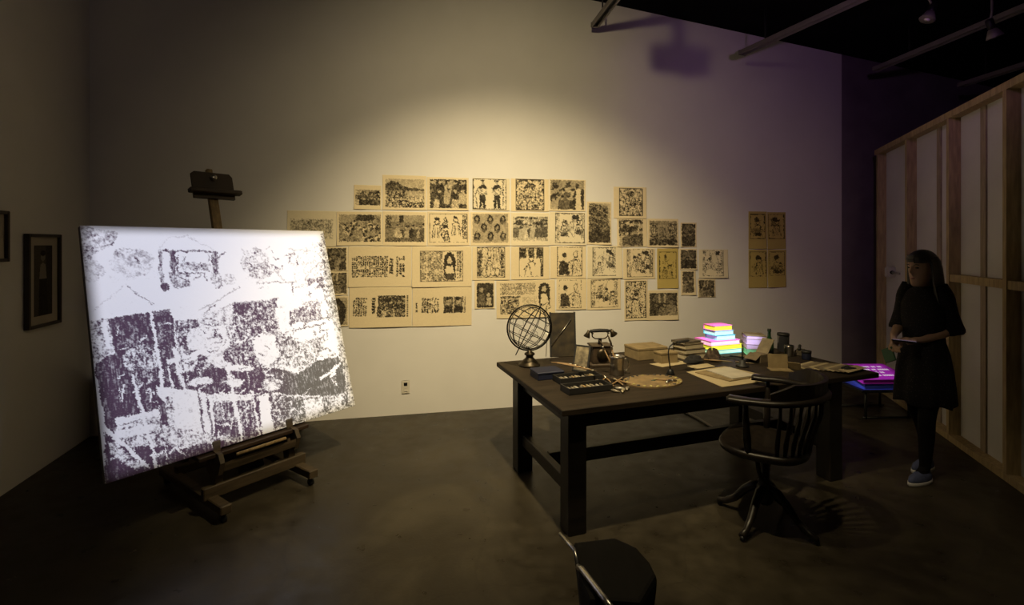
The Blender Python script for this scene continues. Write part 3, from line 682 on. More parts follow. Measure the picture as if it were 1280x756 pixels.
# ------------------------------------------------------------------ papers on the back wall
P_paper = print_mat('cream_print', (.74, .62, .41), (.018, .014, .010), grain=.10)
P_pale = print_mat('pale_print', (.74, .65, .47), (.02, .017, .013), grain=.08)
P_gold = print_mat('yellow_print', (.52, .40, .13), (.03, .022, .008), grain=.08)
ROW = [
 ('crowd', (442.5, 231.4, 476.8, 261.7), (444.8, 237, 475, 256), 'small dark print of a crowd, leftmost of the top row, lower than its neighbours'),
 ('hill', (478.3, 219.2, 533, 262.5), (481.8, 223.9, 529.8, 259), 'print of a gathering below a hill and pavilion, top row of the wall'),
 ('meeting', (533.9, 221.8, 586, 262.8), (537.4, 224.2, 583, 259.7), 'dark print of men seated at a hall meeting, top row'),
 ('two', (590.6, 222.8, 637, 263.3), (592, 224.4, 632.2, 260.6), 'print of two men in hats wearing sandwich boards'),
 ('ornate', (639, 223.6, 686, 264.4), (645.3, 225, 679.4, 261.7), 'pale ornamental figure print between the hat men and the standing group'),
 ('standing', (686.7, 224.4, 732, 264), (688.3, 225.6, 730, 261.7), 'print of a standing group with one man in pale robe at its edge'),
 ('text_faint', (359.2, 263.5, 420.5, 308), (363, 273.5, 416, 298), 'faint wide print partly hidden behind the easel canvas top'),
 ('seated', (421, 264.6, 478, 306.8), (423.9, 268.4, 475.7, 302), 'print of a crowd in pale clothes sitting on the ground'),
 ('room', (478.6, 264.6, 533.6, 307), (481.5, 268.7, 530.4, 302), 'print of people lined up in a grey room'),
 ('dancers', (534.5, 264.6, 587, 306.8), (537.4, 267.5, 583.4, 302.8), 'line drawing of dancing figures with a column of writing beside them'),
 ('ovals', (588.3, 265.3, 637.8, 307), (591, 267.5, 635, 303.3), 'print of oval portrait medallions on a tan ground'),
 ('outdoor', (638.9, 266, 686.7, 307), (641.4, 270.8, 684.2, 300.6), 'group photograph taken outdoors on pale ground, right of the oval portraits'),
 ('sketch', (687.2, 265.3, 732.2, 306.4), (694.4, 266.7, 730, 303.3), 'sketch with lettering at its top corner, under the standing group'),
 ('tower', (733.3, 252.2, 764, 305.8), (736, 254.4, 762, 302.8), 'tall dark photograph of a many-storeyed building facade'),
 ('ornate', (767, 233.8, 808, 273), (774.4, 236, 802, 269), 'ornamental figure print pinned highest beside the tall building photograph'),
 ('interior', (771.2, 273.4, 808.8, 308.4), (774, 274.3, 803.3, 307.3), 'dark photograph of people under bright windows in a hall'),
 ('street', (809.3, 273.5, 847.8, 309.2), (811.7, 276, 846, 306.3), 'grey photograph of a street crowd between tall buildings'),
 ('dark', (850.4, 278.2, 870.4, 308.6), (852.2, 279.8, 869, 307.3), 'small dark upright photograph, uppermost of the narrow column'),
 ('dark2', (405, 308.6, 434.8, 338.5), (409, 310, 432.3, 336.8), 'dark group photograph at the canvas edge, upper of three'),
 ('dark3', (405, 339, 434.8, 369), (408, 341, 433, 366.8), 'dark group photograph at the canvas edge, middle of three'),
 ('arch', (405, 370, 435.8, 408), (409, 372, 434, 406), 'print with a dark oval at the canvas edge, lowest of three'),
 ('text', (435.7, 307.8, 514.7, 358.5), (440.4, 320, 508.9, 346), 'wide sheet filled with columns of writing only'),
 ('text_portrait', (515.3, 307.8, 590, 358.5), (525.8, 314, 578, 350.8), 'wide printed page with an arched portrait of a person in white'),
 ('text_photo', (437, 358.9, 515.2, 409), (441.9, 369.5, 506.5, 396.5), 'wide page of writing with a crowd photograph at its right'),
 ('text_two', (516, 358.9, 590, 407.3), (520, 370.6, 581.5, 391), 'wide page of writing with two capped portraits side by side'),
 ('curtain', (590.6, 308.3, 637.5, 350), (596.7, 309.2, 630.6, 346.4), 'drawing of a curtained interior with seated people at a table'),
 ('lady', (639, 308.3, 686.9, 349.2), (649.4, 309.7, 678.6, 345), 'drawing of a seated figure in pale robe before a dark window'),
 ('couple', (687.8, 307.6, 732.4, 347.8), (696.7, 308.9, 726.7, 344.4), 'drawing of a dark-coated figure bending towards a pale one'),
 ('sketch3', (734.4, 307, 777.8, 347.8), (741, 309.7, 769, 344), 'drawing of two small figures with a dark patch above, third row'),
 ('sketch4', (779, 310.5, 818.8, 348.6), (784.2, 311.8, 815.2, 345.4), 'busy line drawing of several figures left of the yellow sheet'),
 ('goldtower', (821.2, 310.5, 847.9, 360.4), (824.4, 315, 844.5, 347.5), 'yellow upright sheet with a drawn tower among the cream prints'),
 ('dark2', (849.3, 311, 871, 337), (851, 312.6, 870, 335), 'small dark photograph, middle of the narrow column'),
 ('sketch', (873.6, 311.8, 909.8, 347.5), (878.6, 313, 903.2, 344.3), 'pale sketch print at the far end of the cream prints'),
 ('dark', (851, 338, 869.6, 368.9), (853.2, 339.6, 867, 365.5), 'small upright photograph with pale margin, lowest of the narrow column'),
 ('dark3', (872, 348.6, 894.2, 371.5), (873.6, 350.2, 892.6, 370.5), 'little dark photograph below the pale sketch print'),
 ('portrait', (593.3, 350.6, 618.2, 385.8), (595.8, 353.6, 616.4, 384), 'small dark portrait of two people, left of the newspaper page'),
 ('news', (621, 350.2, 694, 397), (625.8, 354, 688, 391), 'newspaper page with an arched portrait, behind the wire globe'),
 ('couple', (695.6, 348.2, 733, 386.9), (699, 350, 726.4, 383.9), 'drawing of two dark figures leaning together beside the newspaper page'),
 ('sketch2', (734, 348.4, 775.8, 386.7), (739.4, 350, 771.7, 383.3), 'dense line drawing of people, bottom row beside the woodcut'),
 ('woodcut', (780.2, 349.4, 809.5, 400.4), (782.9, 352, 806.7, 396.4), 'upright black woodcut with swirling lines'),
 ('dark3', (809.9, 362.6, 847.9, 400), (812, 366.5, 846.4, 394.3), 'wide dark photograph of a seated group, lowest right of the prints'),
 ('gold1', (935.5, 264.3, 958.3, 311.2), (938, 268, 955.5, 298), 'dim yellow print set apart on the wall, with a wide band drawn across'),
 ('gold2', (959.0, 265.2, 982, 311.2), (961, 268, 979.5, 298), 'dim yellow print set apart on the wall, with a shaded block'),
 ('gold3', (935.5, 312, 958.6, 359.8), (937.5, 315, 956.5, 345), 'dim yellow print set apart on the wall, lower, single tall figure'),
 ('gold4', (959.3, 312, 982.5, 359), (961.5, 315, 980, 344), 'dim yellow print set apart on the wall, lower, two figures'),
]
K = 1.9
for i, (kind, sh, pr, label) in enumerate(ROW):
    q = random.Random(100 + i)
    x0, y0, x1, y1 = sh
    W_, H_ = max(8, int((x1 - x0) * K)), max(8, int((y1 - y0) * K))
    pic = picture(kind, W_, H_, [(pr[0] - x0) * K, (pr[1] - y0) * K, (pr[2] - x0) * K, (pr[3] - y0) * K], q)
    tl, tr, bl = onwall(x0, y0), onwall(x1, y0), onwall(x0, y1)
    c = onwall((x0 + x1) / 2, (y0 + y1) / 2)
    wd = (onwall(x1, (y0 + y1) / 2) - onwall(x0, (y0 + y1) / 2)).length
    ht = abs(onwall((x0 + x1) / 2, y0).z - onwall((x0 + x1) / 2, y1).z)
    tw = math.radians(q.uniform(-.5, .5))
    ux = (uw * math.cos(tw) + UP * math.sin(tw)) * wd; uy = (-UP * math.cos(tw) + uw * math.sin(tw)) * ht
    O = c - ux / 2 - uy / 2
    cu = q.uniform(.004, .014); ph = q.random() * 6
    curl = lambda U, V, cu=cu, ph=ph: .0005 + cu * (V ** 3) * (.6 + .4 * np.sin(3 * U + ph)) + .0012 * (1 + np.sin(7 * U + 5 * V + ph))
    m = P_gold if kind.startswith('gold') else (P_pale if kind in ('sketch', 'sketch3', 'outdoor', 'text_faint', 'two') else P_paper)
    o = print_grid('wall_print', pic, O, ux, uy, nw, m, curl, .0012)
    tag(o, label, 'print', 'yellow prints set apart' if kind.startswith('gold') and kind != 'goldtower' else 'prints on the white wall')

# ------------------------------------------------------------------ projectors hung from the ceiling (real housings with a shaped gate)
M_proj = mat('projector_black', (.02, .02, .022), .5, var=.1)
def hull(pts):
    pts = sorted(set((round(a, 6), round(b, 6)) for a, b in pts))
    def half(ps):
        h = []
        for p in ps:
            while len(h) > 1 and (h[-1][0] - h[-2][0]) * (p[1] - h[-2][1]) - (h[-1][1] - h[-2][1]) * (p[0] - h[-2][0]) <= 0: h.pop()
            h.append(p)
        return h
    a, b = half(pts), half(pts[::-1]); return a[:-1] + b[:-1]
def projector(loc, pts, watts, color, label, radius=.0012, grow=1.0, small=False):
    loc = Vector(loc); pts = [Vector(p) for p in pts]
    tgt = sum(pts, Vector()) / len(pts); ax = (tgt - loc).normalized()
    xr = ax.cross(UP).normalized(); yu = xr.cross(ax); g = .11
    q = []
    for p in pts:
        d = p - loc; k = g / d.dot(ax); q.append((d.dot(xr) * k, d.dot(yu) * k))
    hl = hull(q); cx = sum(p[0] for p in hl) / len(hl); cy = sum(p[1] for p in hl) / len(hl)
    hl = [(cx + (a - cx) * grow, cy + (b - cy) * grow) for a, b in hl]
    n = len(hl)
    e_ = .012 if small else .03
    hw = max(.0 if small else .13, max(abs(a) for a, b in hl) + e_); hh = max(.0 if small else .075, max(abs(b) for a, b in hl) + e_); back = -.10 if small else -.22
    def bnd(a, b):                                   # the same direction carried out to the housing rectangle
        dx, dy = a - cx, b - cy; t = 1e9
        if dx > 1e-9: t = min(t, (hw - cx) / dx)
        if dx < -1e-9: t = min(t, (-hw - cx) / dx)
        if dy > 1e-9: t = min(t, (hh - cy) / dy)
        if dy < -1e-9: t = min(t, (-hh - cy) / dy)
        return cx + dx * t, cy + dy * t
    # sample the gate outline finely, always including directions of the rectangle's corners
    dirs = [math.atan2(b - cy, a - cx) for a, b in hl] + [math.atan2(sy * hh - cy, sx * hw - cx) for sx in (-1, 1) for sy in (-1, 1)]
    dirs = sorted(dirs)
    def hit(a):
        dx, dy = math.cos(a), math.sin(a); best = None
        for i in range(n):
            (x0, y0), (x1, y1) = hl[i], hl[(i + 1) % n]; ex, ey = x1 - x0, y1 - y0
            den = dx * ey - dy * ex
            if abs(den) < 1e-12: continue
            t = ((x0 - cx) * ey - (y0 - cy) * ex) / den; u = ((x0 - cx) * dy - (y0 - cy) * dx) / den
            if t > 0 and -1e-6 <= u <= 1 + 1e-6: best = t
        return (cx + dx * best, cy + dy * best)
    inn = [hit(a) for a in dirs]; out = [bnd(*p) for p in inn]
    def T(x, y, z): return xr * x + yu * y + ax * z
    root = tag(empty('projector', loc), label, 'projector')
    m = len(inn); mb = MB()
    mb.add([T(a, b, g) for a, b in inn] + [T(a, b, g) for a, b in out], [(i, (i + 1) % m, m + (i + 1) % m, m + i) for i in range(m)]); mb.build('gate', M_proj, root)
    mb = MB(); c4 = [(-hw, -hh), (hw, -hh), (hw, hh), (-hw, hh)]
    mb.add([T(a, b, g) for a, b in c4] + [T(a, b, back) for a, b in c4], [(i, (i + 1) % 4, 4 + (i + 1) % 4, 4 + i) for i in range(4)] + [(4, 5, 6, 7)]); mb.build('housing', M_proj, root)
    if small:
        cc_ = (Vector((.20, 2.35, 3.62)) - loc).normalized() * .19; MB().box(cc_, (.20, .16, .13), rz=.55, bev=.008).build('casing', M_proj, root)
        MB().tube([cc_ + UP * .05, cc_ + UP * .6], .028, 8).build('mount_pole', M_proj, root)
    top = ztop((loc - CORNER).dot(uw)) - loc.z
    MB().tube([T(0, hh * .98, -.05), T(0, hh, -.05) + UP * .06, Vector(T(0, hh, -.05).to_2d().to_3d()) + UP * (top + .02)], .018, 8).build('mount_pole', M_proj, root)
    l = bpy.data.lights.new('projector_lamp', 'SPOT'); l.energy = watts; l.color = color; l.spot_size = math.radians(150); l.spot_blend = 0; l.shadow_soft_size = radius
    lo_ = bpy.data.objects.new('projector_lamp', l); COL.objects.link(lo_); lo_.parent = root
    lo_.rotation_euler = ax.to_track_quat('-Z', 'Y').to_euler()
    return root

# ------------------------------------------------------------------ easel and canvas
M_oak = mat('easel_wood', (.062, .044, .025), .6, var=.25, scale=5, stretch=(1, 8, 8), bump=.06, spec=.35)
M_oak2 = mat('easel_mast_wood', (.24, .165, .075), .6, var=.22, scale=6, stretch=(10, 10, 1), bump=.06, spec=.35)
M_oakdark = mat('easel_dark_wood', (.038, .022, .013), .5, var=.25, scale=6, spec=.4)
EAZ = math.radians(54.2)
e1, e2 = onz(279, 657), onz(396, 607)
fc = (e1 + e2) / 2
easel = tag(empty('studio_easel', fc, EAZ), 'dark wooden H-frame studio easel on casters holding the large canvas', 'easel')
HX = .285
for sx in (-1, 1):
    sl = MB().bar((sx * HX, .0, .085), (sx * HX, .90, .085), .065, .055, bev=.006).build('foot_rail', M_oak, easel)
    for y in (.04, .86):
        MB().lathe([(.008, 0.03), (.012, .058)], 8, c=(sx * HX, y, 0)).tube([(sx * HX - .012, y, .024), (sx * HX + .012, y, .024)], .024, 12).build('caster', M_blackmetal, sl)
MB().bar((-HX - .05, .20, .135), (HX + .05, .20, .135), .045, .075, bev=.005).build('front_beam', M_oak, easel)
MB().bar((-HX, .72, .125), (HX, .72, .125), .05, .06, bev=.005).build('rear_beam', M_oak, easel)
for sx in (-1, 1):
    MB().bar((sx * .24, .215, .10), (sx * .24, .265, .42), .05, .075, up=(0, 1, 0), bev=.005).build('upright', M_oak, easel)
    MB().bar((sx * .20, .80, .13), (sx * .12, .50, 1.02), .035, .05, up=(0, 1, 0), bev=.004).build('rear_brace', M_oakdark, easel)
LEAN = math.radians(17.0); tl_ = math.tan(LEAN)
def mast_y(z): return .34 + (z - .377) * tl_
for sx in (-1, 1):
    MB().bar((sx * .055, mast_y(.12), .12), (sx * .055, mast_y(1.25), 1.25), .04, .05, up=(0, 1, 0), bev=.004).build('mast_guide', M_oak, easel)
ZTOP = 2.20
ms = MB().bar((0, mast_y(.25), .25), (0, mast_y(ZTOP - .05), ZTOP - .05), .062, .035, up=(0, 1, 0), bev=.004)
ms.bar((0, mast_y(ZTOP - .052), ZTOP - .052), (0, mast_y(ZTOP), ZTOP), .04, .033, up=(0, 1, 0), bev=.004)
ms.build('mast', M_oak2, easel)
# tool tray: curved trough with rounded ends
prof = [(.0, .0), (.035, -.045), (.075, -.06), (.115, -.05)]
tray = MB()
x0, x1 = -.235, .235; yb, zb = .275, .335
outer = [(yb - a, zb + b - .02) for a, b in [(.0, .02), (.02, -.05), (.07, -.085), (.13, -.06), (.14, -.02)]]
inner = [(y + .0 if i in (0,) else y, z + .014) for i, (y, z) in enumerate(outer)]
tray.prism([(y, z) for y, z in outer] + [(y, z) for y, z in reversed([(y, z + .016) for y, z in outer])], x0, x1, M=Matrix(((0, 0, 1), (1, 0, 0), (0, 1, 0))))
tr = tray.build('tool_tray', M_oak, easel)
for sx in (-1, 1):
    pts = [(yb + .03, zb + .01), (yb - .02, zb + .04), (yb - .12, zb + .03), (yb - .15, zb - .02), (yb - .12, zb - .10), (yb - .0, zb - .12), (yb + .03, zb - .10)]
    MB().prism(pts, sx * .25 - .014, sx * .25 + .014, M=Matrix(((0, 0, 1), (1, 0, 0), (0, 1, 0)))).build('tray_end', M_oak, tr)
MB().tube([(-.17, yb - .155, zb + .01), (.15, yb - .155, zb + .01)], .011, 8).build('tray_rod', M_oak2, tr)
MB().bar((0, .3, .10), (0, .3, .33), .09, .05, up=(0, 1, 0), bev=.004).build('centre_block', M_oak, easel)
MB().bar((-.36, .232, .352), (.36, .232, .352), .10, .025, bev=.003).build('canvas_ledge', M_oakdark, easel)
# top clamp
cl0 = 2.085
def mp(x, z, d=0.0): return Vector((x, mast_y(z) - .02 - d, z))
poly = [(-.14, -.115), (.14, -.115), (.14, .06), (.12, .085), (-.12, .085), (-.14, .07)]
RM = Matrix(((1, 0, 0), (0, math.sin(LEAN), -math.cos(LEAN)), (0, math.cos(LEAN), math.sin(LEAN)))).to_3x3()
cl = MB().prism(poly, -.0, .022, M=RM, c=mp(0, cl0)).build('top_clamp', M_oakdark, easel)
MB().box(mp(0, cl0 - .055, .045), (.355, .05, .03), M=Matrix.Rotation(-LEAN, 3, 'X'), bev=.004).build('clamp_ledge', M_oakdark, cl)
MB().lathe([(.012, 0), (.022, .012), (.02, .03), (.008, .034)], 12, c=mp(0, cl0 + .045, .02), M=RM).build('clamp_knob', M_steel, cl)

# canvas
CAZ = math.radians(54.7); CW, CL, CLE = 1.594, 1.444, math.radians(17.0)
cu_ = Vector((math.cos(CAZ), math.sin(CAZ), 0)); cn0 = Vector((math.sin(CAZ), -math.cos(CAZ), 0))
cup = UP * math.cos(CLE) - cn0 * math.sin(CLE); cn = cn0 * math.cos(CLE) + UP * math.sin(CLE)
CB = Vector((-1.697, 3.324, .377))
C4 = [CB - cu_ * CW / 2 + cup * CL, CB + cu_ * CW / 2 + cup * CL, CB + cu_ * CW / 2, CB - cu_ * CW / 2]    # TL TR BR BL
def projected_picture():
    W_, H_ = 812, 756; r = Ras(W_, H_, .93); r.a[:] = .16
    P = r.poly; Ln = r.line; E_ = r.ell
    # sky, trees
    P([(14, 14), (125, 36), (112, 70), (80, 84), (45, 120), (28, 120)], .58, .45); Ln([(26, 66), (80, 36)], 9, .95); Ln([(30, 90), (112, 66)], 4, .35); Ln([(36, 110), (70, 92)], 3, .3)
    E_(165, 122, 62, 42, .68, .35); E_(55, 148, 34, 30, .70, .35); Ln([(150, 85), (172, 100), (186, 125)], 9, .35, .4); E_(150, 95, 40, 14, .62, .4)
    Ln([(40, 188), (250, 160)], 3, .8)
    for k in range(16): Ln([(70 + k * 12, 178 - k * 1.5), (70 + k * 12, 166 - k * 1.5)], 3, .78)
    # pavilion
    P([(236, 82), (266, 48), (322, 43), (408, 92), (240, 92)], .95, .1); Ln([(236, 82), (268, 48), (322, 43), (408, 92)], 2.5, .62)
    P([(236, 82), (250, 88), (255, 185), (244, 180)], .40, .5); P([(265, 86), (284, 86), (305, 195), (285, 195)], .22, .4); P([(390, 92), (404, 92), (414, 195), (398, 195)], .3, .45)
    Ln([(250, 86), (405, 92)], 6, .25); P([(288, 97), (388, 97), (388, 130), (292, 130)], .97, .05); P([(300, 122), (385, 122), (388, 142), (305, 145)], .6, .55)
    P([(268, 150), (330, 152), (330, 190), (282, 198)], .5, .6); Ln([(300, 152), (370, 152), (376, 176)], 5, .3); P([(385, 150), (420, 150), (420, 190), (395, 192)], .55, .6); E_(258, 194, 13, 11, .12)
    # bush by the pavilion
    E_(515, 118, 42, 42, .74, .5); E_(540, 145, 45, 22, .66, .6); Ln([(478, 75), (500, 120)], 4, .6); Ln([(556, 70), (546, 82)], 3, .5); E_(440, 170, 18, 16, .74, .4)
    # left house
    P([(48, 275), (150, 190), (238, 242), (240, 265), (105, 288)], .93, .22); Ln([(52, 272), (152, 192)], 6, .98); Ln([(152, 192), (226, 242)], 3, .35); Ln([(60, 262), (150, 186)], 2, .6)
    P([(100, 286), (232, 262), (275, 258), (285, 300), (300, 480), (240, 480), (245, 540), (130, 575), (95, 590), (66, 430)], .10, .28)
    P([(50, 292), (102, 285), (122, 380), (64, 410)], .55, .7); P([(82, 296), (94, 296), (112, 365), (100, 372)], .9, .3); Ln([(66, 408), (122, 378)], 5, .9)
    P([(285, 290), (352, 270), (362, 360), (300, 385)], .40, .85); P([(240, 300), (262, 290), (268, 400), (255, 410)], .2, .5); P([(330, 285), (350, 280), (350, 330), (335, 330)], .2, .5)
    P([(280, 255), (350, 235), (380, 250), (350, 285), (285, 288)], .92, .25)
    E_(195, 400, 48, 42, .42, .9); E_(210, 450, 30, 22, .3, .7); E_(160, 330, 30, 30, .2, .4)
    Ln([(214, 246), (236, 350), (256, 476)], 9, .97, .05)
    # middle house and windows
    P([(352, 262), (492, 178), (580, 226), (470, 246), (360, 275)], .94, .18); Ln([(356, 262), (470, 192)], 3, .5); Ln([(390, 268), (450, 240), (580, 226)], 3, .45)
    P([(356, 272), (452, 245), (458, 340), (350, 350)], .82, .5); r.frame(372, 268, 400, 318, 3, .5); r.frame(410, 262, 440, 310, 3, .5); P([(420, 270), (434, 266), (438, 300), (424, 304)], .55, .5)
    P([(450, 242), (576, 228), (588, 330), (540, 350), (450, 340)], .33, .75); P([(450, 244), (500, 236), (490, 270), (455, 275)], .15, .3)
    # back roofs, right
    P([(515, 178), (575, 147), (632, 178), (560, 190)], .97, .08); Ln([(520, 180), (632, 177)], 3, .4); Ln([(575, 147), (600, 172)], 3, .55); Ln([(515, 178), (575, 147)], 2, .65)
    P([(600, 100), (690, 60), (712, 120), (700, 180), (640, 200)], .86, .45); Ln([(610, 80), (690, 84)], 2, .55); Ln([(655, 165), (700, 118)], 3, .55); Ln([(690, 70), (716, 40)], 5, .5, .5)
    P([(655, 168), (706, 160), (712, 195), (668, 200)], .4, .6); P([(640, 210), (690, 170), (700, 180), (660, 222)], .95, .1)
    P([(612, 262), (690, 228), (724, 262), (726, 288), (612, 296)], .38, .55); P([(610, 235), (690, 214), (690, 232), (612, 262)], .92, .25)
    P([(690, 205), (712, 205), (724, 290), (706, 285)], .93, .1); P([(716, 215), (730, 220), (742, 290), (728, 290)], .8, .3)
    P([(605, 305), (715, 284), (716, 298), (608, 322)], .96, .08); Ln([(606, 322), (718, 296)], 4, .2); P([(615, 335), (742, 308), (745, 322), (618, 356)], .95, .15)
    P([(618, 358), (740, 325), (740, 390), (640, 400)], .5, .8); P([(715, 330), (745, 325), (752, 380), (700, 392)], .9, .2)
    # tree mass
    P([(300, 330), (450, 310), (640, 350), (690, 400), (600, 470), (300, 450)], .45, 1.0); E_(380, 345, 62, 46, .88, .5); E_(420, 395, 40, 26, .80, .6); E_(545, 370, 40, 48, .90, .35); E_(595, 350, 26, 30, .3, .6)
    E_(470, 390, 46, 38, .25, .8); E_(580, 440, 60, 24, .78, .7); E_(330, 440, 44, 18, .85, .5); E_(640, 395, 34, 30, .55, .9); P([(570, 250), (600, 245), (616, 330), (592, 345)], .9, .4)
    # dark middle band
    P([(262, 440), (330, 432), (440, 420), (560, 425), (640, 440), (600, 470), (560, 505), (400, 500), (262, 478)], .10, .35)
    E_(365, 460, 30, 9, .9, .4); E_(455, 465, 22, 12, .85, .5); E_(470, 425, 40, 9, .92, .3); E_(335, 470, 12, 8, .8, .5); E_(560, 470, 30, 18, .6, .8)
    P([(262, 400), (390, 370), (388, 382), (268, 415)], .93, .1); Ln([(285, 370), (300, 440), (320, 488)], 8, .93); Ln([(268, 420), (285, 478)], 7, .93); P([(300, 415), (350, 390), (350, 420), (310, 440)], .9, .3); Ln([(345, 430), (370, 395)], 4, .2)
    # right dark slope
    P([(640, 440), (690, 402), (752, 394), (778, 450), (795, 532), (560, 592), (556, 505)], .10, .22); P([(556, 500), (700, 505), (780, 490), (795, 532), (560, 600)], .28, .75)
    P([(640, 515), (700, 510), (705, 545), (660, 570)], .7, .7); P([(720, 505), (760, 500), (765, 530), (725, 545)], .5, .8); Ln([(560, 498), (700, 507)], 4, .75, .4)
    Ln([(700, 455), (745, 420)], 9, .92); Ln([(728, 450), (752, 412)], 7, .9); Ln([(732, 455), (742, 475)], 4, .9)
    P([(700, 60), (716, 24), (800, 540), (776, 525), (745, 320), (705, 190)], .55, .75); Ln([(706, 70), (776, 520)], 3, .4)
    # front fence and ground
    P([(60, 420), (100, 590), (105, 742), (480, 632), (400, 606), (255, 585), (240, 560)], .10, .2)
    P([(130, 590), (255, 560), (400, 606), (470, 630), (380, 640), (250, 640), (130, 640)], .5, .9); P([(240, 600), (380, 606), (420, 630), (300, 640)], .62, .8); P([(250, 650), (420, 628), (480, 632), (260, 695)], .12, .35)
    P([(130, 562), (248, 538), (252, 560), (132, 590)], .88, .3); P([(125, 598), (250, 575), (252, 598), (130, 618)], .9, .4); Ln([(140, 580), (245, 560)], 4, .4, .6)
    P([(238, 474), (395, 496), (400, 606), (256, 584)], .88, .35); P([(240, 500), (262, 520), (275, 586), (256, 584)], .1); P([(262, 500), (285, 505), (290, 585), (272, 584)], .55, .9)
    P([(395, 496), (556, 502), (560, 592), (480, 632), (400, 606)], .22, .5); P([(395, 496), (500, 500), (500, 514), (398, 520)], .88, .4)
    for k in range(7): Ln([(405 + k * 16, 505), (412 + k * 16, 590)], 4, .75 if k % 2 else .5, .6)
    P([(398, 568), (470, 575), (474, 612), (400, 604)], .12, .1); Ln([(402, 578), (468, 584)], 3, .8, .5)
    P([(521, 505), (549, 492), (566, 604), (532, 614)], .96, .06); Ln([(516, 505), (530, 616)], 7, .1); Ln([(553, 500), (570, 600)], 5, .1)
    Ln([(354, 486), (370, 602)], 6, .1); Ln([(374, 490), (394, 605)], 6, .15); Ln([(505, 488), (524, 612)], 6, .9); Ln([(646, 505), (652, 580)], 5, .08)
    Ln([(437, 418), (456, 520), (478, 630)], 8, .98, .04); Ln([(174, 448), (205, 560), (243, 700)], 9, .97, .05)
    Ln([(64, 425), (84, 510), (100, 588), (128, 616), (216, 690)], 10, .9, .3); P([(105, 620), (210, 690), (190, 705), (120, 660)], .5, .9); E_(215, 655, 16, 14, .08)
    qs = random.Random(21)
    for (ax0, ay0, ax1, ay1, cnt, dark) in ((110, 290, 280, 520, 26, 0), (300, 290, 600, 440, 46, 1), (600, 200, 740, 400, 40, 1), (270, 420, 560, 500, 24, 0), (400, 500, 700, 600, 26, 0), (350, 260, 450, 345, 16, 1), (240, 90, 420, 195, 14, 1), (480, 80, 640, 200, 20, 1), (120, 590, 400, 690, 24, 0)):
        for _ in range(cnt):
            x_, y_ = qs.uniform(ax0, ax1), qs.uniform(ay0, ay1); a_ = qs.choice([1.45, 1.6, -.25, -.15, .5, -.7]); l_ = qs.uniform(8, 34)
            Ln([(x_, y_), (x_ + l_ * math.cos(a_), y_ + l_ * math.sin(a_))], qs.uniform(2, 4.5), qs.uniform(.1, .4) if (dark and qs.random() < .7) else qs.uniform(.75, .97), .25)
    # perspective from picture space to the canvas rectangle
    src = np.array([(0, 0), (1, 0), (1, 1), (0, 1)], float)
    dst = np.array([(14, 14), (714, 24), (795, 532), (105, 740)], float)
    A = []
    for (u, v), (x, y) in zip(src, dst): A += [[u, v, 1, 0, 0, 0, -u * x, -v * x], [0, 0, 0, u, v, 1, -u * y, -v * y]]
    hm = np.linalg.solve(np.array(A), dst.ravel())
    nw_, nh_ = 430, 390
    U, V = np.meshgrid(np.linspace(.001, .999, nw_), np.linspace(.001, .999, nh_))
    D = hm[6] * U + hm[7] * V + 1; PX = (hm[0] * U + hm[1] * V + hm[2]) / D; PY = (hm[3] * U + hm[4] * V + hm[5]) / D
    wr = np.random.default_rng(9)
    WX = PX + (noise2(nh_, nw_, 9, wr) - .5) * 7 + (noise2(nh_, nw_, 1.8, wr) - .5) * 6; WY = PY + (noise2(nh_, nw_, 9, wr) - .5) * 7 + (noise2(nh_, nw_, 1.8, wr) - .5) * 6
    ix = np.clip(WX.astype(int), 0, W_ - 1); iy = np.clip(WY.astype(int), 0, H_ - 1)
    t = r.t[iy, ix]; a = r.a[iy, ix]
    rg = np.random.default_rng(4)
    n = (noise2(nh_, nw_, 1.3, rg) - .5) * 1.0 + (noise2(nh_, nw_, 3.2, rg) - .5) * .9 + (noise2(nh_, nw_, 9, rg) - .5) * .5 + (noise2(nh_, nw_ * 3, 6, rg)[:, ::3] - .5) * .4
    val = t + a * n * 1.15
    st_ = noise2(nh_ // 5 + 1, nw_, 1.5, rg).repeat(5, 0)[:nh_]; val = val + np.where(t < .5, (st_ - .55) * .5, 0)
    val = np.clip((val - .46) * 1.55 + .5, 0, 1)
    val = .02 + .98 * val
    g2 = np.clip((PX - 520) / 120, 0, 1) * np.clip((PY - 250) / 150, 0, 1)  # mask for the greyer right-hand darks of the projected image
    g2 = np.maximum(g2, np.clip((PX - 690) / 40, 0, 1))
    return val, g2
P_canvas = print_mat('canvas_picture', (.86, .87, .93), (.085, .045, .085), grain=.03, gscale=200, ink2=(.11, .105, .095), rough=.9)  # projected image put into the colour of a blank canvas
val, g2 = projected_picture()
croot = tag(empty('large_canvas', CB), 'large tilted canvas on the easel showing a purple-white village scene', 'canvas')
co = print_grid('picture', val, C4[0], cu_ * CW, -cup * CL, cn, P_canvas, thick=.001, tone2=g2); co.parent = croot; co.location = co.location - CB
M_canvas_edge = mat('canvas_edge', (.16, .15, .14), .9, var=.1)
RC = Matrix((cu_, cn, cup)).transposed()
MB().box(RC @ Vector((0, -.0205, CL / 2)), (CW, .038, CL), M=RC, bev=.003).build('stretcher', M_canvas_edge, croot)
projector((.75, 1.25, 3.25), [CB + (p - CB) for p in C4], 500, (.90, .90, 1.0), 'black ceiling projector aimed at the easel canvas', grow=.962)

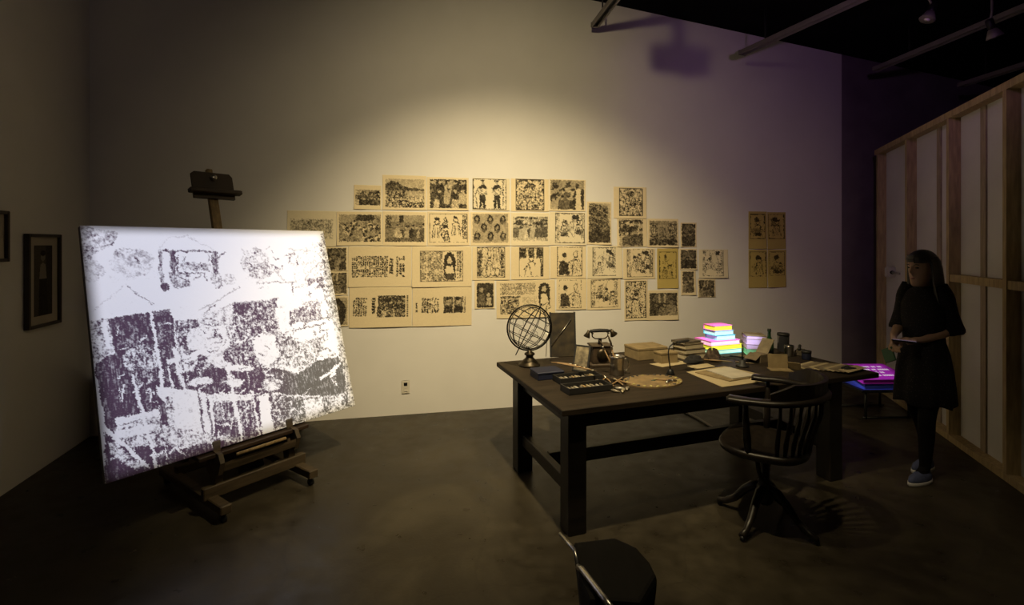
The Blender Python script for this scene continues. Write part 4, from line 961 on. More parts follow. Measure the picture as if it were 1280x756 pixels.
# ------------------------------------------------------------------ desk
T = .74
DAZ = math.radians(19.2); du = Vector((math.cos(DAZ), math.sin(DAZ), 0)); dv = Vector((-du.y, du.x, 0))
DFL = onz(703, 513, T); DL, DW = 2.46, 1.20
DC = DFL + du * DL / 2 + dv * DW / 2; DC.z = 0
M_desk = mat('desk_dark_wood', (.012, .009, .007), .42, var=.3, scale=4, stretch=(1, 9, 9), bump=.08, bscale=30, spec=.4)
M_desktop = mat('desk_top_wood', (.024, .017, .011), .6, var=.3, scale=4, stretch=(1, 9, 9), bump=.06, bscale=30, spec=.22)
desk = tag(empty('work_desk', DC, DAZ), 'long heavy dark wooden desk with square legs, covered in art materials', 'desk')
def dl(p): d = p - DC; return d.dot(du), d.dot(dv)
MB().box((0, 0, T - .018), (DL, DW, .036), bev=.004).build('table_top', M_desktop, desk)
lx0, ly0 = dl(onz(718, 662)); _, ly1 = dl(onz(652, 586)); lx1, _ = dl(onz(1048, 602))
lx0 = (lx0 + dl(onz(652, 586))[0]) / 2
LG = .115
for x in (lx0, lx1):
    for y in (ly0, ly1): MB().box((x, y, (T - .03) / 2), (LG, LG, T - .03), bev=.005).build('leg', M_desk, desk)
    MB().box((x, (ly0 + ly1) / 2, .235), (.05, ly1 - ly0 - LG, .085), bev=.004).build('side_stretcher', M_desk, desk)
    MB().box((x, (ly0 + ly1) / 2, T - .09), (.035, ly1 - ly0 - LG, .11), bev=.003).build('side_apron', M_desk, desk)
MB().box(((lx0 + lx1) / 2, (ly0 + ly1) / 2, .24), (lx1 - lx0 - .05, .05, .09), bev=.004).build('long_stretcher', M_desk, desk)
for y in (ly0, ly1): MB().box(((lx0 + lx1) / 2, y, T - .09), (lx1 - lx0 - LG, .035, .11), bev=.003).build('apron', M_desk, desk)

# ------------------------------------------------------------------ things on the desk
def dk(px, py, h=0.0): p = onz(px, py, T + h); return Vector((p.x, p.y, T))
M_bronze = mat('dark_bronze', (.045, .034, .02), .4, metal=.7, var=.3, scale=30)
M_iron = mat('black_iron', (.018, .016, .014), .4, metal=.8, var=.2)
M_black = mat('matt_black', (.014, .013, .013), .6, var=.2)
M_kraft = mat('kraft_card', (.22, .165, .088), .85, var=.15, scale=14, spec=.2)
M_page = mat('page_cream', (.42, .36, .25), .9, var=.08, scale=30, stretch=(1, 1, 20), spec=.2)
M_sheet = mat('sheet_cream', (.38, .31, .19), .9, var=.06, scale=10, spec=.2)
M_brush = mat('brush_wood', (.24, .15, .07), .5, var=.25, scale=12)
M_ferr = mat('ferrule', (.6, .55, .45), .3, metal=1.0, var=.05)
M_hair = mat('bristle', (.05, .035, .02), .9, var=.2, scale=60)
M_tin = mat('pewter', (.50, .47, .43), .28, metal=1.0, var=.1, scale=10)

# wire globe
gb = dk(662, 457); g = tag(empty('wire_globe', gb, .2), 'open wire globe on a dark cast pedestal at the desk end', 'globe')
GR, GZ = .158, .285
tilt = Matrix.Rotation(math.radians(28), 3, 'Y')
def circ(r, n=40, M=None, c=(0, 0, 0)):
    c = Vector(c); return [((M @ Vector((r * math.cos(2 * PI * k / n), r * math.sin(2 * PI * k / n), 0))) if M else Vector((r * math.cos(2 * PI * k / n), r * math.sin(2 * PI * k / n), 0))) + c for k in range(n)]
mer = MB()
for k in range(6): mer.tube(circ(GR, 36, tilt @ Matrix.Rotation(PI * k / 6, 3, 'Z') @ Matrix.Rotation(PI / 2, 3, 'X'), (0, 0, GZ)), .0026, 5, closed=True)
for k in range(6):
    o_ = MB().tube(circ(GR, 36, tilt @ Matrix.Rotation(PI * k / 6, 3, 'Z') @ Matrix.Rotation(PI / 2, 3, 'X'), (0, 0, GZ)), .0028, 5, closed=True).build('meridian_hoop', M_iron, g)
for la in (-60, -35, -12, 12, 35, 60):
    a = math.radians(la); MB().tube(circ(GR * math.cos(a), 32, tilt, tilt @ Vector((0, 0, GR * math.sin(a))) + Vector((0, 0, GZ))), .0026, 5, closed=True).build('parallel_hoop', M_iron, g)
MB().tube(circ(GR + .012, 44, Matrix.Rotation(PI / 2, 3, 'X'), (0, 0, GZ)), .0062, 8, closed=True).build('outer_ring', M_iron, g)
MB().tube([tilt @ Vector((0, 0, -GR - .07)) + Vector((0, 0, GZ)), tilt @ Vector((0, 0, GR + .03)) + Vector((0, 0, GZ))], .004, 6).ball(tilt @ Vector((0, 0, GR + .035)) + Vector((0, 0, GZ)), .009, 8, 6).build('axis_rod', M_iron, g)
for k in range(7):                                   # openwork land shapes between the hoops
    la, lo2 = math.radians(random.uniform(-35, 40)), random.uniform(0, 2 * PI); pts = []
    for j in range(9):
        aa = 2 * PI * j / 9; l1, l2 = la + .22 * math.sin(aa) * random.uniform(.6, 1.2), lo2 + .28 * math.cos(aa) * random.uniform(.6, 1.2)
        pts.append(tilt @ (Vector((math.cos(l1) * math.cos(l2), math.cos(l1) * math.sin(l2), math.sin(l1))) * GR) + Vector((0, 0, GZ)))
    MB().tube(pts, .0016, 4, closed=True).build('land_outline', M_bronze, g)
MB().lathe([(.078, 0), (.08, .012), (.066, .02), (.06, .034), (.045, .048), (.03, .06), (.026, .075), (.04, .085), (.038, .095), (.016, .108), (.012, .12)], 24).build('pedestal', M_bronze, g)

# tall dark panel with a small stand
def lean_box(name, m, root, wd, ht, th, lean, z0=0.0, y0=0.0, bev=.004):
    Mx = Matrix.Rotation(-lean, 3, 'X'); return MB().box(Vector((0, y0, z0)) + Mx @ Vector((0, 0, ht / 2)), (wd, th, ht), M=Mx, bev=bev).build(name, m, root)
M_dpaint = mat('dark_painting', (.06, .045, .025), .5, var=.8, scale=14, color2=(.014, .012, .011))
pb = dk(704, 446); pr_ = tag(empty('dark_panel', pb, .12), 'tall dark painted panel leaning upright between globe and telephone', 'panel')
lean_box('board', M_dpaint, pr_, .20, .355, .018, math.radians(6)); 
for x in (-1, 1): MB().bar((x * .10, .0, 0), (x * .10, .037, .357), .012, .026, up=(0, 1, 0)).build('edge_strip', M_black, pr_)
MB().tube([(-.06, .16, 0), (-.02, .04, .25)], .005, 6).tube([(.06, .16, 0), (.02, .04, .25)], .005, 6).build('prop_leg', M_iron, pr_)
MB().tube([(-.10, -.012, .10), (.07, .016, .30)], .0025, 5).build('cross_wire', M_tin, pr_)
MB().tube([(-.135, .03, 0), (-.125, .03, .21)], .003, 5).build('side_wire', M_tin, pr_)

# small tilted picture
sb_ = dk(725, 465); sr = tag(empty('small_picture', sb_, -.6), 'small framed picture tilted back on a strut before the telephone', 'picture')
M_dimprint = mat('dim_print', (.30, .25, .16), .8, var=.9, scale=22, color2=(.05, .04, .03))
lean_box('print', M_dimprint, sr, .10, .175, .008, math.radians(18), .008, -.002, .001)
lz = math.radians(18); Mx = Matrix.Rotation(-lz, 3, 'X')
for x in (-1, 1): MB().box(Mx @ Vector((x * .056, 0, .095)), (.014, .018, .19), M=Mx, bev=.002).build('frame_side', M_black, sr)
for z in (.007, .183): MB().box(Mx @ Vector((0, 0, z)), (.10, .018, .014), M=Mx, bev=.002).build('frame_rail', M_black, sr)
MB().bar((0, .05, .13), (0, .13, .004), .03, .008, up=(0, 1, 0)).build('strut', M_black, sr)

# antique telephone
tb_ = dk(750, 456); tp = tag(empty('telephone', tb_, .15), 'antique black cradle telephone on a boxy wooden body', 'telephone')
M_telw = mat('telephone_wood', (.05, .034, .022), .4, var=.3, scale=10, stretch=(1, 8, 8))
MB().box((0, .0, .012), (.19, .16, .024), bev=.006).build('base_plate', M_telw, tp)
MB().box((0, .0, .085), (.145, .12, .125), bev=.006).build('body', M_telw, tp)
MB().box((0, .0, .152), (.165, .135, .012), bev=.004).build('lid', M_telw, tp)
MB().lathe([(.02, .155), (.014, .17), (.012, .195), (.02, .2)], 12).build('cradle_post', M_iron, tp)
cr = MB()
for s_ in (-1, 1): cr.tube([(0, 0, .195), (s_ * .04, 0, .2), (s_ * .06, 0, .215), (s_ * .062, 0, .24)], .005, 6).tube([(s_ * .062, -.025, .242), (s_ * .062, .025, .242)], .005, 6)
cr.build('cradle', M_bronze, tp)
hs = MB().tube([(-.075, 0, .255), (-.05, 0, .258), (0, 0, .26), (.05, 0, .258), (.075, 0, .255)], [.011, .013, .014, .013, .011], 10).build('handset', M_black, tp)
MB().lathe([(.012, 0), (.016, .02), (.03, .045), (.026, .05)], 14, c=(.085, 0, .262), M=Matrix.Rotation(PI * .82, 3, 'Y')).build('earpiece', M_bronze, hs)
MB().lathe([(.012, 0), (.014, .02), (.026, .05), (.022, .055)], 14, c=(-.085, 0, .262), M=Matrix.Rotation(PI * 1.12, 3, 'Y')).build('mouthpiece', M_bronze, hs)
MB().lathe([(.045, 0), (.045, .01), (.02, .014)], 20, c=(0, -.06, .09), M=Matrix.Rotation(PI / 2, 3, 'X')).build('dial', M_bronze, tp)
MB().tube([(.06, .05, .02), (.12, .03, .006), (.13, -.06, .006), (.09, -.10, .006)], .004, 6).build('cord', M_black, tp)

# tin cup with brushes
cb_ = dk(771, 468); cp = tag(empty('tin_cup', cb_), 'shiny tin cup with a spout holding brushes near the telephone', 'cup')
MB().lathe([(.048, 0), (.052, .004), (.046, .06), (.050, .12), (.053, .13), (.049, .131), (.045, .12), (.041, .06), (.045, .008)], 24).build('body', M_tin, cp)
MB().tube([(.045, 0, .11), (.075, 0, .11), (.085, 0, .07), (.07, 0, .03), (.045, 0, .03)], .005, 8).build('handle', M_tin, cp)
def brush(name, a, b, r, label, group, hairs=True, cat='brush'):
    a, b = Vector(a), Vector(b); d = b - a; root = tag(empty(name, a), label, cat, group)
    MB().tube([Vector(), d * .25, d * .72], [r * .55, r, r * .8], 6).build('handle', M_brush, root)
    MB().tube([d * .70, d * .82], [r * 1.0, r * 1.1], 6).build('ferrule', M_ferr, root)
    MB().tube([d * .82, d * .93, d], [r * 1.1, r * 1.3, r * .3], 6).build('bristles', M_hair, root)
    return root
for k, (dx, dy, ln) in enumerate([(-.035, .02, .27), (-.02, -.03, .25), (-.05, 0, .24)]):
    base = cb_ + Vector((.012 - .01 * k, .0, .012)); tip = cb_ + Vector((dx * 1.6 - .02 * k, dy, ln))
    brush('paint_brush', base, tip, .0055, 'paint brush standing in the shiny tin cup', 'brushes in the tin cup')

# blue box, paint trays with tubes, brush pile
bb = dk(683.5, 471); br = tag(empty('blue_box', bb, DAZ), 'flat dark blue box beside the paint trays', 'box')
M_blue = mat('dark_blue', (.008, .011, .034), .55, var=.15)
MB().box((0, .0, .020), (.19, .15, .04), bev=.004).build('body', M_blue, br); MB().box((0, 0, .046), (.196, .156, .014), bev=.004).build('lid', M_blue, br)
tubecols = [(.42, .36, .24), (.30, .26, .2), (.45, .42, .36), (.2, .17, .13), (.36, .25, .12)]
M_tube = [mat('tube_%d' % i, c, .4, metal=.3, var=.25, scale=40) for i, c in enumerate(tubecols)]
def tray_at(p, rz, wd, dp, label, n, tlabel, tgroup):
    r = tag(empty('paint_tray', p, rz), label, 'tray')
    MB().box((0, 0, .004), (wd, dp, .008)).build('bottom', M_black, r)
    for s_ in (-1, 1):
        MB().box((0, s_ * (dp / 2 - .004), .02), (wd, .008, .04)).build('wall', M_black, r); MB().box((s_ * (wd / 2 - .004), 0, .02), (.008, dp - .016, .04)).build('wall', M_black, r)
    R = Matrix.Rotation(rz, 3, 'Z')
    for k in range(n):
        c = p + R @ Vector((-wd / 2 + .02 + (wd - .04) * (k + .5) / n, random.uniform(-.01, .01), .018))
        t = tag(empty('paint_tube', c, rz + random.uniform(-.15, .15)), tlabel, 'paint tube', tgroup); ln = dp * .78
        MB().loft([[Vector((a * .5 * math.cos(2 * PI * j / 8) * 2, y, max(.0015, b) * math.sin(2 * PI * j / 8))) for j in range(8)] for y, a, b in ((-ln / 2, .010, .001), (-ln / 4, .009, .006), (ln / 4, .008, .008), (ln / 2 - .012, .0075, .0075))]).build('tube_body', M_tube[k % 5], t)
        MB().lathe([(.005, 0), (.006, .002), (.005, .014)], 8, c=(0, ln / 2 - .012, 0), M=Matrix.Rotation(-PI / 2, 3, 'X')).build('cap', M_black if k % 2 else M_sheet, t)
tray_at(dk(722, 475.5), DAZ + .02, .31, .125, 'shallow black paint tray beside the blue box', 11, 'paint tube lying in the tray beside the blue box', 'tubes in the tray by the blue box')
tray_at(dk(733, 488), DAZ + .02, .30, .125, 'shallow black paint tray nearest the desk front edge', 9, 'paint tube lying in the tray at the desk front edge', 'tubes in the front tray')
for k in range(7):
    c = dk(768 + random.uniform(-14, 8), 479 + random.uniform(-7, 8)); a = random.uniform(.6, 2.4); ln = random.uniform(.11, .17); z = .008 + .004 * (k % 3)
    d = Vector((math.cos(a), math.sin(a), 0)) * ln
    brush('paint_brush', c + Vector((0, 0, z)) - d / 2, c + Vector((0, 0, z + .006)) + d / 2, .006, 'paint brush in the loose pile between trays and palette', 'loose brush pile')
for k in range(6):
    c = dk(705 + k * 6, 466 + k * 2); a = .55 + .1 * k; d = Vector((math.cos(a), -math.sin(a) * .6, 0)) * .20
    brush('paint_brush', c + Vector((0, 0, .068 + .002 * k)) - d / 2, c + Vector((0, 0, .068 + .002 * k)) + d / 2, .005, 'dark brush laid across the blue box and tray', 'brushes across the blue box')
for k in range(5):
    c = dk(763 + k * 5.5, 487 + (k % 2) * 3); t = tag(empty('paint_tube', c + Vector((0, 0, .008)), random.uniform(0, 3)), 'crumpled pale paint tube loose on the desk before the palette', 'paint tube', 'loose crumpled tubes')
    MB().tube([(-.035, 0, 0), (-.01, .006, .002), (.02, 0, 0)], [.004, .010, .009], 8).build('tube_body', M_tube[k % 3], t); MB().tube([(.02, 0, 0), (.032, -.002, 0)], .005, 8).build('cap', M_black, t)

# palette
pc = dk(816, 477); pl = tag(empty('palette', pc, DAZ), 'oval wooden palette crusted with paint along its rim', 'palette')
M_pal = mat('palette_wood', (.26, .18, .085), .5, var=.35, scale=16, color2=(.12, .085, .045))
poly = []
for k in range(40):
    a = 2 * PI * k / 40; r = 1 - .10 * math.exp(-((a - 1.15) / .18) ** 2)
    poly.append((.205 * r * math.cos(a), .150 * r * math.sin(a)))
MB().prism(poly, 0, .009).build('board', M_pal, pl)
blobc = [(.35, .30, .10), (.05, .07, .045), (.42, .36, .22), (.03, .03, .03), (.30, .20, .05), (.12, .14, .10)]
M_blob = [mat('paint_%d' % i, c, .35, var=.2, scale=60) for i, c in enumerate(blobc)]
for k in range(26):
    a = 2 * PI * (k + .3) / 26; rr = random.uniform(.85, .93)
    MB().ball((.205 * rr * math.cos(a), .15 * rr * math.sin(a), .010), (random.uniform(.007, .015), random.uniform(.006, .011), random.uniform(.003, .007)), 8, 5).build('paint_blob', M_blob[(0 if 3 < a < 6.0 else 3) if k % 3 else k % 6], pl)
for k in range(4): MB().ball((random.uniform(.0, .13), random.uniform(-.08, .06), .010), (.018, .012, .003), 9, 5).build('paint_smear', M_blob[k % 6], pl)
brush('palette_knife', pc + Vector((.02, .01, .014)), pc + Vector((.15, -.03, .016)), .006, 'short brush lying across the oval palette', None)
t = tag(empty('paint_tube', dk(836, 480) + Vector((0, 0, .016)), .6), 'silver paint tube lying on the oval palette', 'paint tube'); MB().tube([(-.03, 0, 0), (0, .004, .002), (.025, 0, 0)], [.004, .012, .010], 8).build('tube_body', M_tin, t); MB().tube([(.025, 0, 0), (.038, 0, 0)], .005, 8).build('cap', M_white, t)

# gooseneck lamp
lb_ = dk(838, 468); lm = tag(empty('gooseneck_lamp', lb_, 0), 'thin black gooseneck lamp bent over the palette', 'lamp')
MB().lathe([(.028, 0), (.030, .006), (.022, .02), (.02, .035), (.008, .04)], 16).build('base', M_blackmetal, lm)
MB().tube([(0, 0, .035), (-.008, 0, .09), (-.012, .01, .15), (.0, .02, .19), (.03, .03, .212), (.07, .04, .218)], .0045, 8).build('neck', M_blackmetal, lm)
MB().box((.105, .05, .222), (.09, .035, .012), M=Matrix.Rotation(.25, 3, 'Z') @ Matrix.Rotation(-.12, 3, 'Y'), bev=.005).build('head', M_blackmetal, lm)

# books: boards, spine and page block
def book(p, rz, wd, dp, th, cm, pm, label, group, name='book', spine='front'):
    r = tag(empty(name, p, rz), label, 'book', group); c = .0035
    MB().box((0, 0, c / 2), (wd, dp, c)).build('cover', cm, r); MB().box((0, 0, th - c / 2), (wd, dp, c)).build('cover', cm, r)
    if spine == 'front': MB().box((0, -dp / 2 + c / 2, th / 2), (wd, c, th - 2 * c)).build('spine', cm, r); MB().box((0, .002, th / 2), (wd - .010, dp - .010, th - 2 * c)).build('pages', pm, r)
    else: MB().box((0, dp / 2 - c / 2, th / 2), (wd, c, th - 2 * c)).build('spine', cm, r); MB().box((0, -.002, th / 2), (wd - .010, dp - .010, th - 2 * c)).build('pages', pm, r)
    return r
def boxy(p, rz, wd, dp, ht, m, label, cat='box', lid=True, name='cardboard_box', group=None):
    r = tag(empty(name, p, rz), label, cat, group)
    MB().box((0, 0, ht * .42), (wd, dp, ht * .84), bev=.003).build('body', m, r)
    MB().box((0, 0, ht * .9), (wd + .006, dp + .006, ht * .2), bev=.003).build('lid', m, r); return r
boxy(dk(807, 446), DAZ, .27, .20, .095, M_kraft, 'long low kraft cardboard box behind the gooseneck lamp')
boxy(dk(832, 452.5), DAZ - .02, .15, .10, .085, M_kraft, 'small kraft cardboard box overlapping the long one')
M_old = [mat('old_cover_%d' % i, c, .8, var=.25, scale=14) for i, c in enumerate([(.16, .12, .07), (.10, .08, .055), (.20, .16, .10), (.07, .055, .04)])]
p = dk(861, 446); z = 0
for i, (wd, dp, th, ox) in enumerate([(.21, .15, .042, 0), (.20, .15, .038, .005), (.20, .14, .038, -.004), (.19, .14, .018, -.02)]):
    book(p + Vector((ox, 0, z)), DAZ + .05 * i, wd, dp, th, M_old[i], M_page, ['thick brown book at the bottom of the dull stack', 'dark book second from the bottom of the dull stack', 'tan book third from the bottom of the dull stack', 'thin dark book on top of the dull stack'][i], 'dull book stack', spine='back'); z += th
# books under projection, hues of the projected light put into their colours
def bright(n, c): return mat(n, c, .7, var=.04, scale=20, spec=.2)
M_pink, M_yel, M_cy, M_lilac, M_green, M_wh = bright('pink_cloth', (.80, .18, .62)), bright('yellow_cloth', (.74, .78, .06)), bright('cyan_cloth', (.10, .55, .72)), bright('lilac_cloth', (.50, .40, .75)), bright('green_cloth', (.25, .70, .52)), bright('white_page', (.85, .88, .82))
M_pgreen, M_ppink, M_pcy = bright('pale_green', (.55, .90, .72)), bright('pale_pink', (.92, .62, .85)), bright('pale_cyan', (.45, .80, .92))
gp = onz(889, 443.5, T); z = T
GL = []
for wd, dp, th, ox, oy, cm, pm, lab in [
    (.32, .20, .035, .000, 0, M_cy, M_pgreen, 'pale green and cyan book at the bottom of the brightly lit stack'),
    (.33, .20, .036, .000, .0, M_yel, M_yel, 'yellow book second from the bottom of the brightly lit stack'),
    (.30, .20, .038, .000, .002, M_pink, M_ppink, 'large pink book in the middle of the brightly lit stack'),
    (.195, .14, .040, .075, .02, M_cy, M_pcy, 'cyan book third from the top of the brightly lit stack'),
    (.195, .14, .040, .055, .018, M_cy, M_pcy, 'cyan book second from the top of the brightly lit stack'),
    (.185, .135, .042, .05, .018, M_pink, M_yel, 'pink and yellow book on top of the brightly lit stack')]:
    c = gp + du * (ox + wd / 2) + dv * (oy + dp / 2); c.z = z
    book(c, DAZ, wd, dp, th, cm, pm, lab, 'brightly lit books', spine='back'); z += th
    for a in (-.5, .5):
        for b in (-.5, .5):
            for e in (0, th): GL.append(c + du * a * wd + dv * b * dp + UP * e)
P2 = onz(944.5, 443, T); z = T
for i, (th, cm) in enumerate([(.045, M_green), (.04, M_old[0]), (.042, M_lilac), (.03, M_old[2])]):  # green and lilac of the projected light put into covers and pages
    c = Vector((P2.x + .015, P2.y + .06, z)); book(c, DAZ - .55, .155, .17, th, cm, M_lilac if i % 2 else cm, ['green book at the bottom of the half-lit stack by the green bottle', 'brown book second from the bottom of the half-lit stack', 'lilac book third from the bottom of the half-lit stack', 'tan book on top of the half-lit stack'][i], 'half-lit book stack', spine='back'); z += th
    if i < 3:
        for a in (-.5, .5):
            for b in (-.5, .3): GL.append(c + Vector((math.cos(DAZ - .55), math.sin(DAZ - .55), 0)) * a * .1 + UP * th / 2)
projector((1.45, 1.15, 3.25), GL, 1050, (1.0, .97, 1.0), 'black ceiling projector aimed at the bright book stack', grow=.93)

# bottle, tins and cups at the far right of the books
bt = tag(empty('green_bottle', dk(961.5, 445.5)), 'slim dark green glass bottle standing by the half-lit books', 'bottle')
M_gl = mat('green_glass', (.012, .045, .018), .08, var=.05, spec=.8)
MB().lathe([(.03, 0), (.034, .01), (.034, .11), (.028, .135), (.013, .16), (.012, .20), (.015, .203), (.015, .212)], 18).build('body', M_gl, bt); MB().lathe([(.014, .21), (.014, .225)], 12).build('cap', M_black, bt)
def tin(px, py, r, h, m, label, lid=True):
    q = tag(empty('tin_can', dk(px, py)), label, 'tin can'); MB().lathe([(r * .97, 0), (r, .005), (r, h - .006), (r * .97, h)], 20).build('body', m, q)
    if lid: MB().lathe([(r * 1.05, h - .004), (r * 1.05, h + .014), (r * .6, h + .016)], 20).build('lid', M_black, q)
    else: MB().lathe([(r * .9, h - .002), (r * .9, h + .001)], 20).build('opening', M_black, q)  # black disc stands in for the shaded inside
M_jar = mat('dark_gloss', (.03, .03, .035), .12, var=.1, spec=.8)
tin(979, 439, .046, .14, M_jar, 'tall glossy dark canister behind the small tin')
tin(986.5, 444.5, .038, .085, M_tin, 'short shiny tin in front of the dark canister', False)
tin(1008, 449, .034, .055, M_blue, 'squat dark blue pot at the right end of the desk')
q = tag(empty('ink_stick', dk(1000, 443), .9), 'black stick lying on a wooden block by the blue pot', 'stick'); MB().box((0, 0, .02), (.13, .06, .04), bev=.004).build('block', M_old[1], q); MB().tube([(-.05, 0, .05), (.06, .01, .062)], .012, 10).build('rod', M_black, q)
# cardboard: folded card stand, leaning flaps, open carton
cc = tag(empty('folded_card', dk(974, 461), -.15), 'pale folded card standing up with one flap lying open', 'card')
MB().box((-.01, .0, .055), (.135, .006, .105), M=Matrix.Rotation(-.12, 3, 'X')).build('panel', M_kraft, cc); MB().box((.095, -.01, .028), (.09, .005, .06), M=Matrix.Rotation(-.5, 3, 'Z') @ Matrix.Rotation(.5, 3, 'X')).build('flap', M_kraft, cc); MB().box((-.01, -.045, .005), (.15, .09, .005)).build('foot_flap', M_kraft, cc)
oc_ = tag(empty('open_carton', dk(950, 451), .5), 'brown opened carton with a raised slanting flap', 'carton')
MB().box((0, 0, .03), (.13, .10, .06), bev=.002).build('body', M_old[0], oc_); MB().box((.075, .01, .105), (.14, .10, .006), M=Matrix.Rotation(-.9, 3, 'Y')).build('flap', M_old[2], oc_); MB().box((-.085, 0, .045), (.08, .10, .005), M=Matrix.Rotation(-.5, 3, 'Y')).build('flap', M_old[0], oc_)
# dark cloths
def lump(name, p, rx, ry, h, m, label, cat, seed):
    q = random.Random(seed); n = 22; rings = []
    ph = [q.random() * 6 for _ in range(4)]
    for i in range(8):
        a = PI / 2 * i / 7; cr = math.cos(a) ** .7 if i < 7 else .04
        rings.append([Vector((rx * cr * math.cos(2 * PI * k / n) * (1 + .16 * math.sin(3 * 2 * PI * k / n + ph[0]) + .1 * math.sin(5 * 2 * PI * k / n + ph[1] + i)), ry * cr * math.sin(2 * PI * k / n) * (1 + .16 * math.sin(4 * 2 * PI * k / n + ph[2])), h * math.sin(a) * (1 + .3 * math.sin(2 * 2 * PI * k / n + ph[3] + i * .8)))) for k in range(n)])
    o = MB().loft(rings).build(name, m, None, p, DAZ); return tag(o, label, cat)
M_cloth = mat('black_cloth', (.012, .011, .012), .9, var=.3, scale=20, bump=.3, bscale=50)
M_rag = mat('brown_rag', (.085, .055, .035), .9, var=.6, scale=16, bump=.3, bscale=50)
lump('black_cloth', dk(866, 453), .085, .045, .045, M_cloth, 'crumpled black cloth before the dull book stack', 'cloth', 3)
lump('paint_rag', dk(890, 450), .07, .05, .075, M_rag, 'crumpled brown paint rag before the bright books', 'rag', 8)
# pens and tools in front of the bright books
for k in range(12):
    c = dk(random.uniform(888, 935), random.uniform(446, 456)); a = random.uniform(-.9, .4); ln = random.uniform(.12, .19); d = Vector((math.cos(a), math.sin(a), 0)) * ln
    o = MB().tube([-d / 2, d * .3, d / 2], [.004, .0055, .002], 6).build('drawing_pen', [M_black, M_brush, M_iron, M_old[0]][k % 4], None, c + UP * (.007 + .005 * (k % 3)))
    tag(o, 'drawing pen in the heap before the bright books', 'pen', 'heaped pens')
ps = tag(empty('pen_stand', dk(928, 458)), 'small dark stand with one upright pen before the bright books', 'pen stand'); MB().lathe([(.045, 0), (.045, .012), (.025, .02), (.02, .05), (.012, .052)], 16).build('base', M_black, ps); MB().tube([(0, 0, .04), (-.004, 0, .20)], [.005, .003], 6).build('pen', M_black, ps)
# loose sheets
def sheet(name, quad, z, m, label, cat='paper', th=.0025):
    pts = [onz(x, y, T + z) for x, y in quad]; c = sum(pts, Vector()) / 4; mb = MB()
    a = [p - c for p in pts]; b = [v + UP * th for v in a]
    mb.add(a + b, [(3, 2, 1, 0), (4, 5, 6, 7)] + [(i, (i + 1) % 4, 4 + (i + 1) % 4, 4 + i) for i in range(4)])
    return tag(mb.build(name, m, None, c), label, cat)
sheet('large_paper', [(858, 465), (906, 458), (977, 474), (903, 484)], 0.001, M_sheet, 'large cream sheet under the two booklets at the desk front')
sheet('booklet', [(869, 466), (892, 462), (938, 473), (912, 477)], .004, M_kraft, 'brown booklet lying under the pale one on the cream sheet', 'booklet', .006)
M_book2 = mat('pale_booklet', (.42, .38, .30), .6, var=.1, scale=10)
sheet('booklet', [(883, 463), (912, 459.5), (944, 470), (916, 474)], .011, M_book2, 'pale topmost booklet on the cream sheet', 'booklet', .006)
sheet('note_paper', [(812, 455), (848, 450.5), (861, 454), (828, 459)], 0.001, M_sheet, 'cream paper lying behind the gooseneck lamp')
sheet('note_paper', [(859, 457.5), (884, 454.5), (894, 458), (869, 461.5)], 0.001, M_sheet, 'small cream paper beside the large sheet')
for i in range(10):
    x = 992 + i * 6.2; sheet('newspaper', [(x, 457 + i * .55), (x + 22, 451.5 + i * .55), (x + 36, 455 + i * .55), (x + 13, 461.2 + i * .55)] , .001 + .0016 * i, M_sheet if i % 3 == 0 else M_old[(i * 2) % 4], 'old newspaper fanned out along the right end of the desk')['group'] = 'fanned newspapers'
lump('small_pouch', dk(1060, 463.5), .07, .035, .03, M_cloth, 'small black pouch at the right desk corner', 'pouch', 12)

# ------------------------------------------------------------------ swivel chair
fl_, fr_ = onz(905, 633), onz(1014, 678)
CC = (fl_ + fr_) / 2; CC.z = 0
CH = math.radians(142)                                # heading of the seat front
M_chair = mat('chair_dark_wood', (.011, .008, .006), .4, var=.3, scale=6, stretch=(6, 6, 1), spec=.35)
chair = tag(empty('swivel_chair', CC, CH - PI / 2), 'dark wooden swivel desk chair with curved arm rail and spindles', 'chair')
for k in range(4):
    a = math.radians(130 + 90 * k) - (CH - PI / 2); d = Vector((math.cos(a), math.sin(a), 0))
    lg = MB().tube([d * .03 + UP * .215, d * .07 + UP * .205, d * .12 + UP * .16, d * .18 + UP * .085, d * .24 + UP * .042, d * .285 + UP * .03], [.024, .026, .024, .021, .019, .020], 8).build('leg', M_chair, chair)
    MB().ball(d * .278 + UP * .016, (.016, .016, .016), 10, 6).build('caster', M_blackmetal, lg)
MB().lathe([(.03, .12), (.045, .14), (.05, .18), (.045, .225), (.033, .24), (.04, .25), (.026, .265), (.024, .40), (.03, .44)], 18).build('column', M_chair, chair)
for s_ in (-1, 1): MB().tube([(s_ * .025, 0, .27), (s_ * .09, 0, .30), (s_ * .16, 0, .37), (s_ * .20, 0, .455)], .013, 8).build('seat_bracket', M_iron, chair)
n = 36; SZ = .465
def seat_ring(k_, z):
    out = []
    for k in range(n):
        a = 2 * PI * k / n; c_, s_ = math.cos(a), math.sin(a)
        x = .245 * k_ * math.copysign(abs(c_) ** .75, c_); y = .235 * k_ * math.copysign(abs(s_) ** .75, s_)
        if s_ > 0: x *= 1.04
        dip = -.018 * (1 - k_) * 2.5 if z > SZ + .02 else 0
        out.append(Vector((x, y, z + dip)))
    return out
MB().loft([seat_ring(.93, SZ - .02), seat_ring(1.0, SZ - .008), seat_ring(1.02, SZ + .012), seat_ring(.99, SZ + .028), seat_ring(.9, SZ + .03), seat_ring(.7, SZ + .03), seat_ring(.35, SZ + .03), seat_ring(.05, SZ + .03)]).build('seat', M_chair, chair)
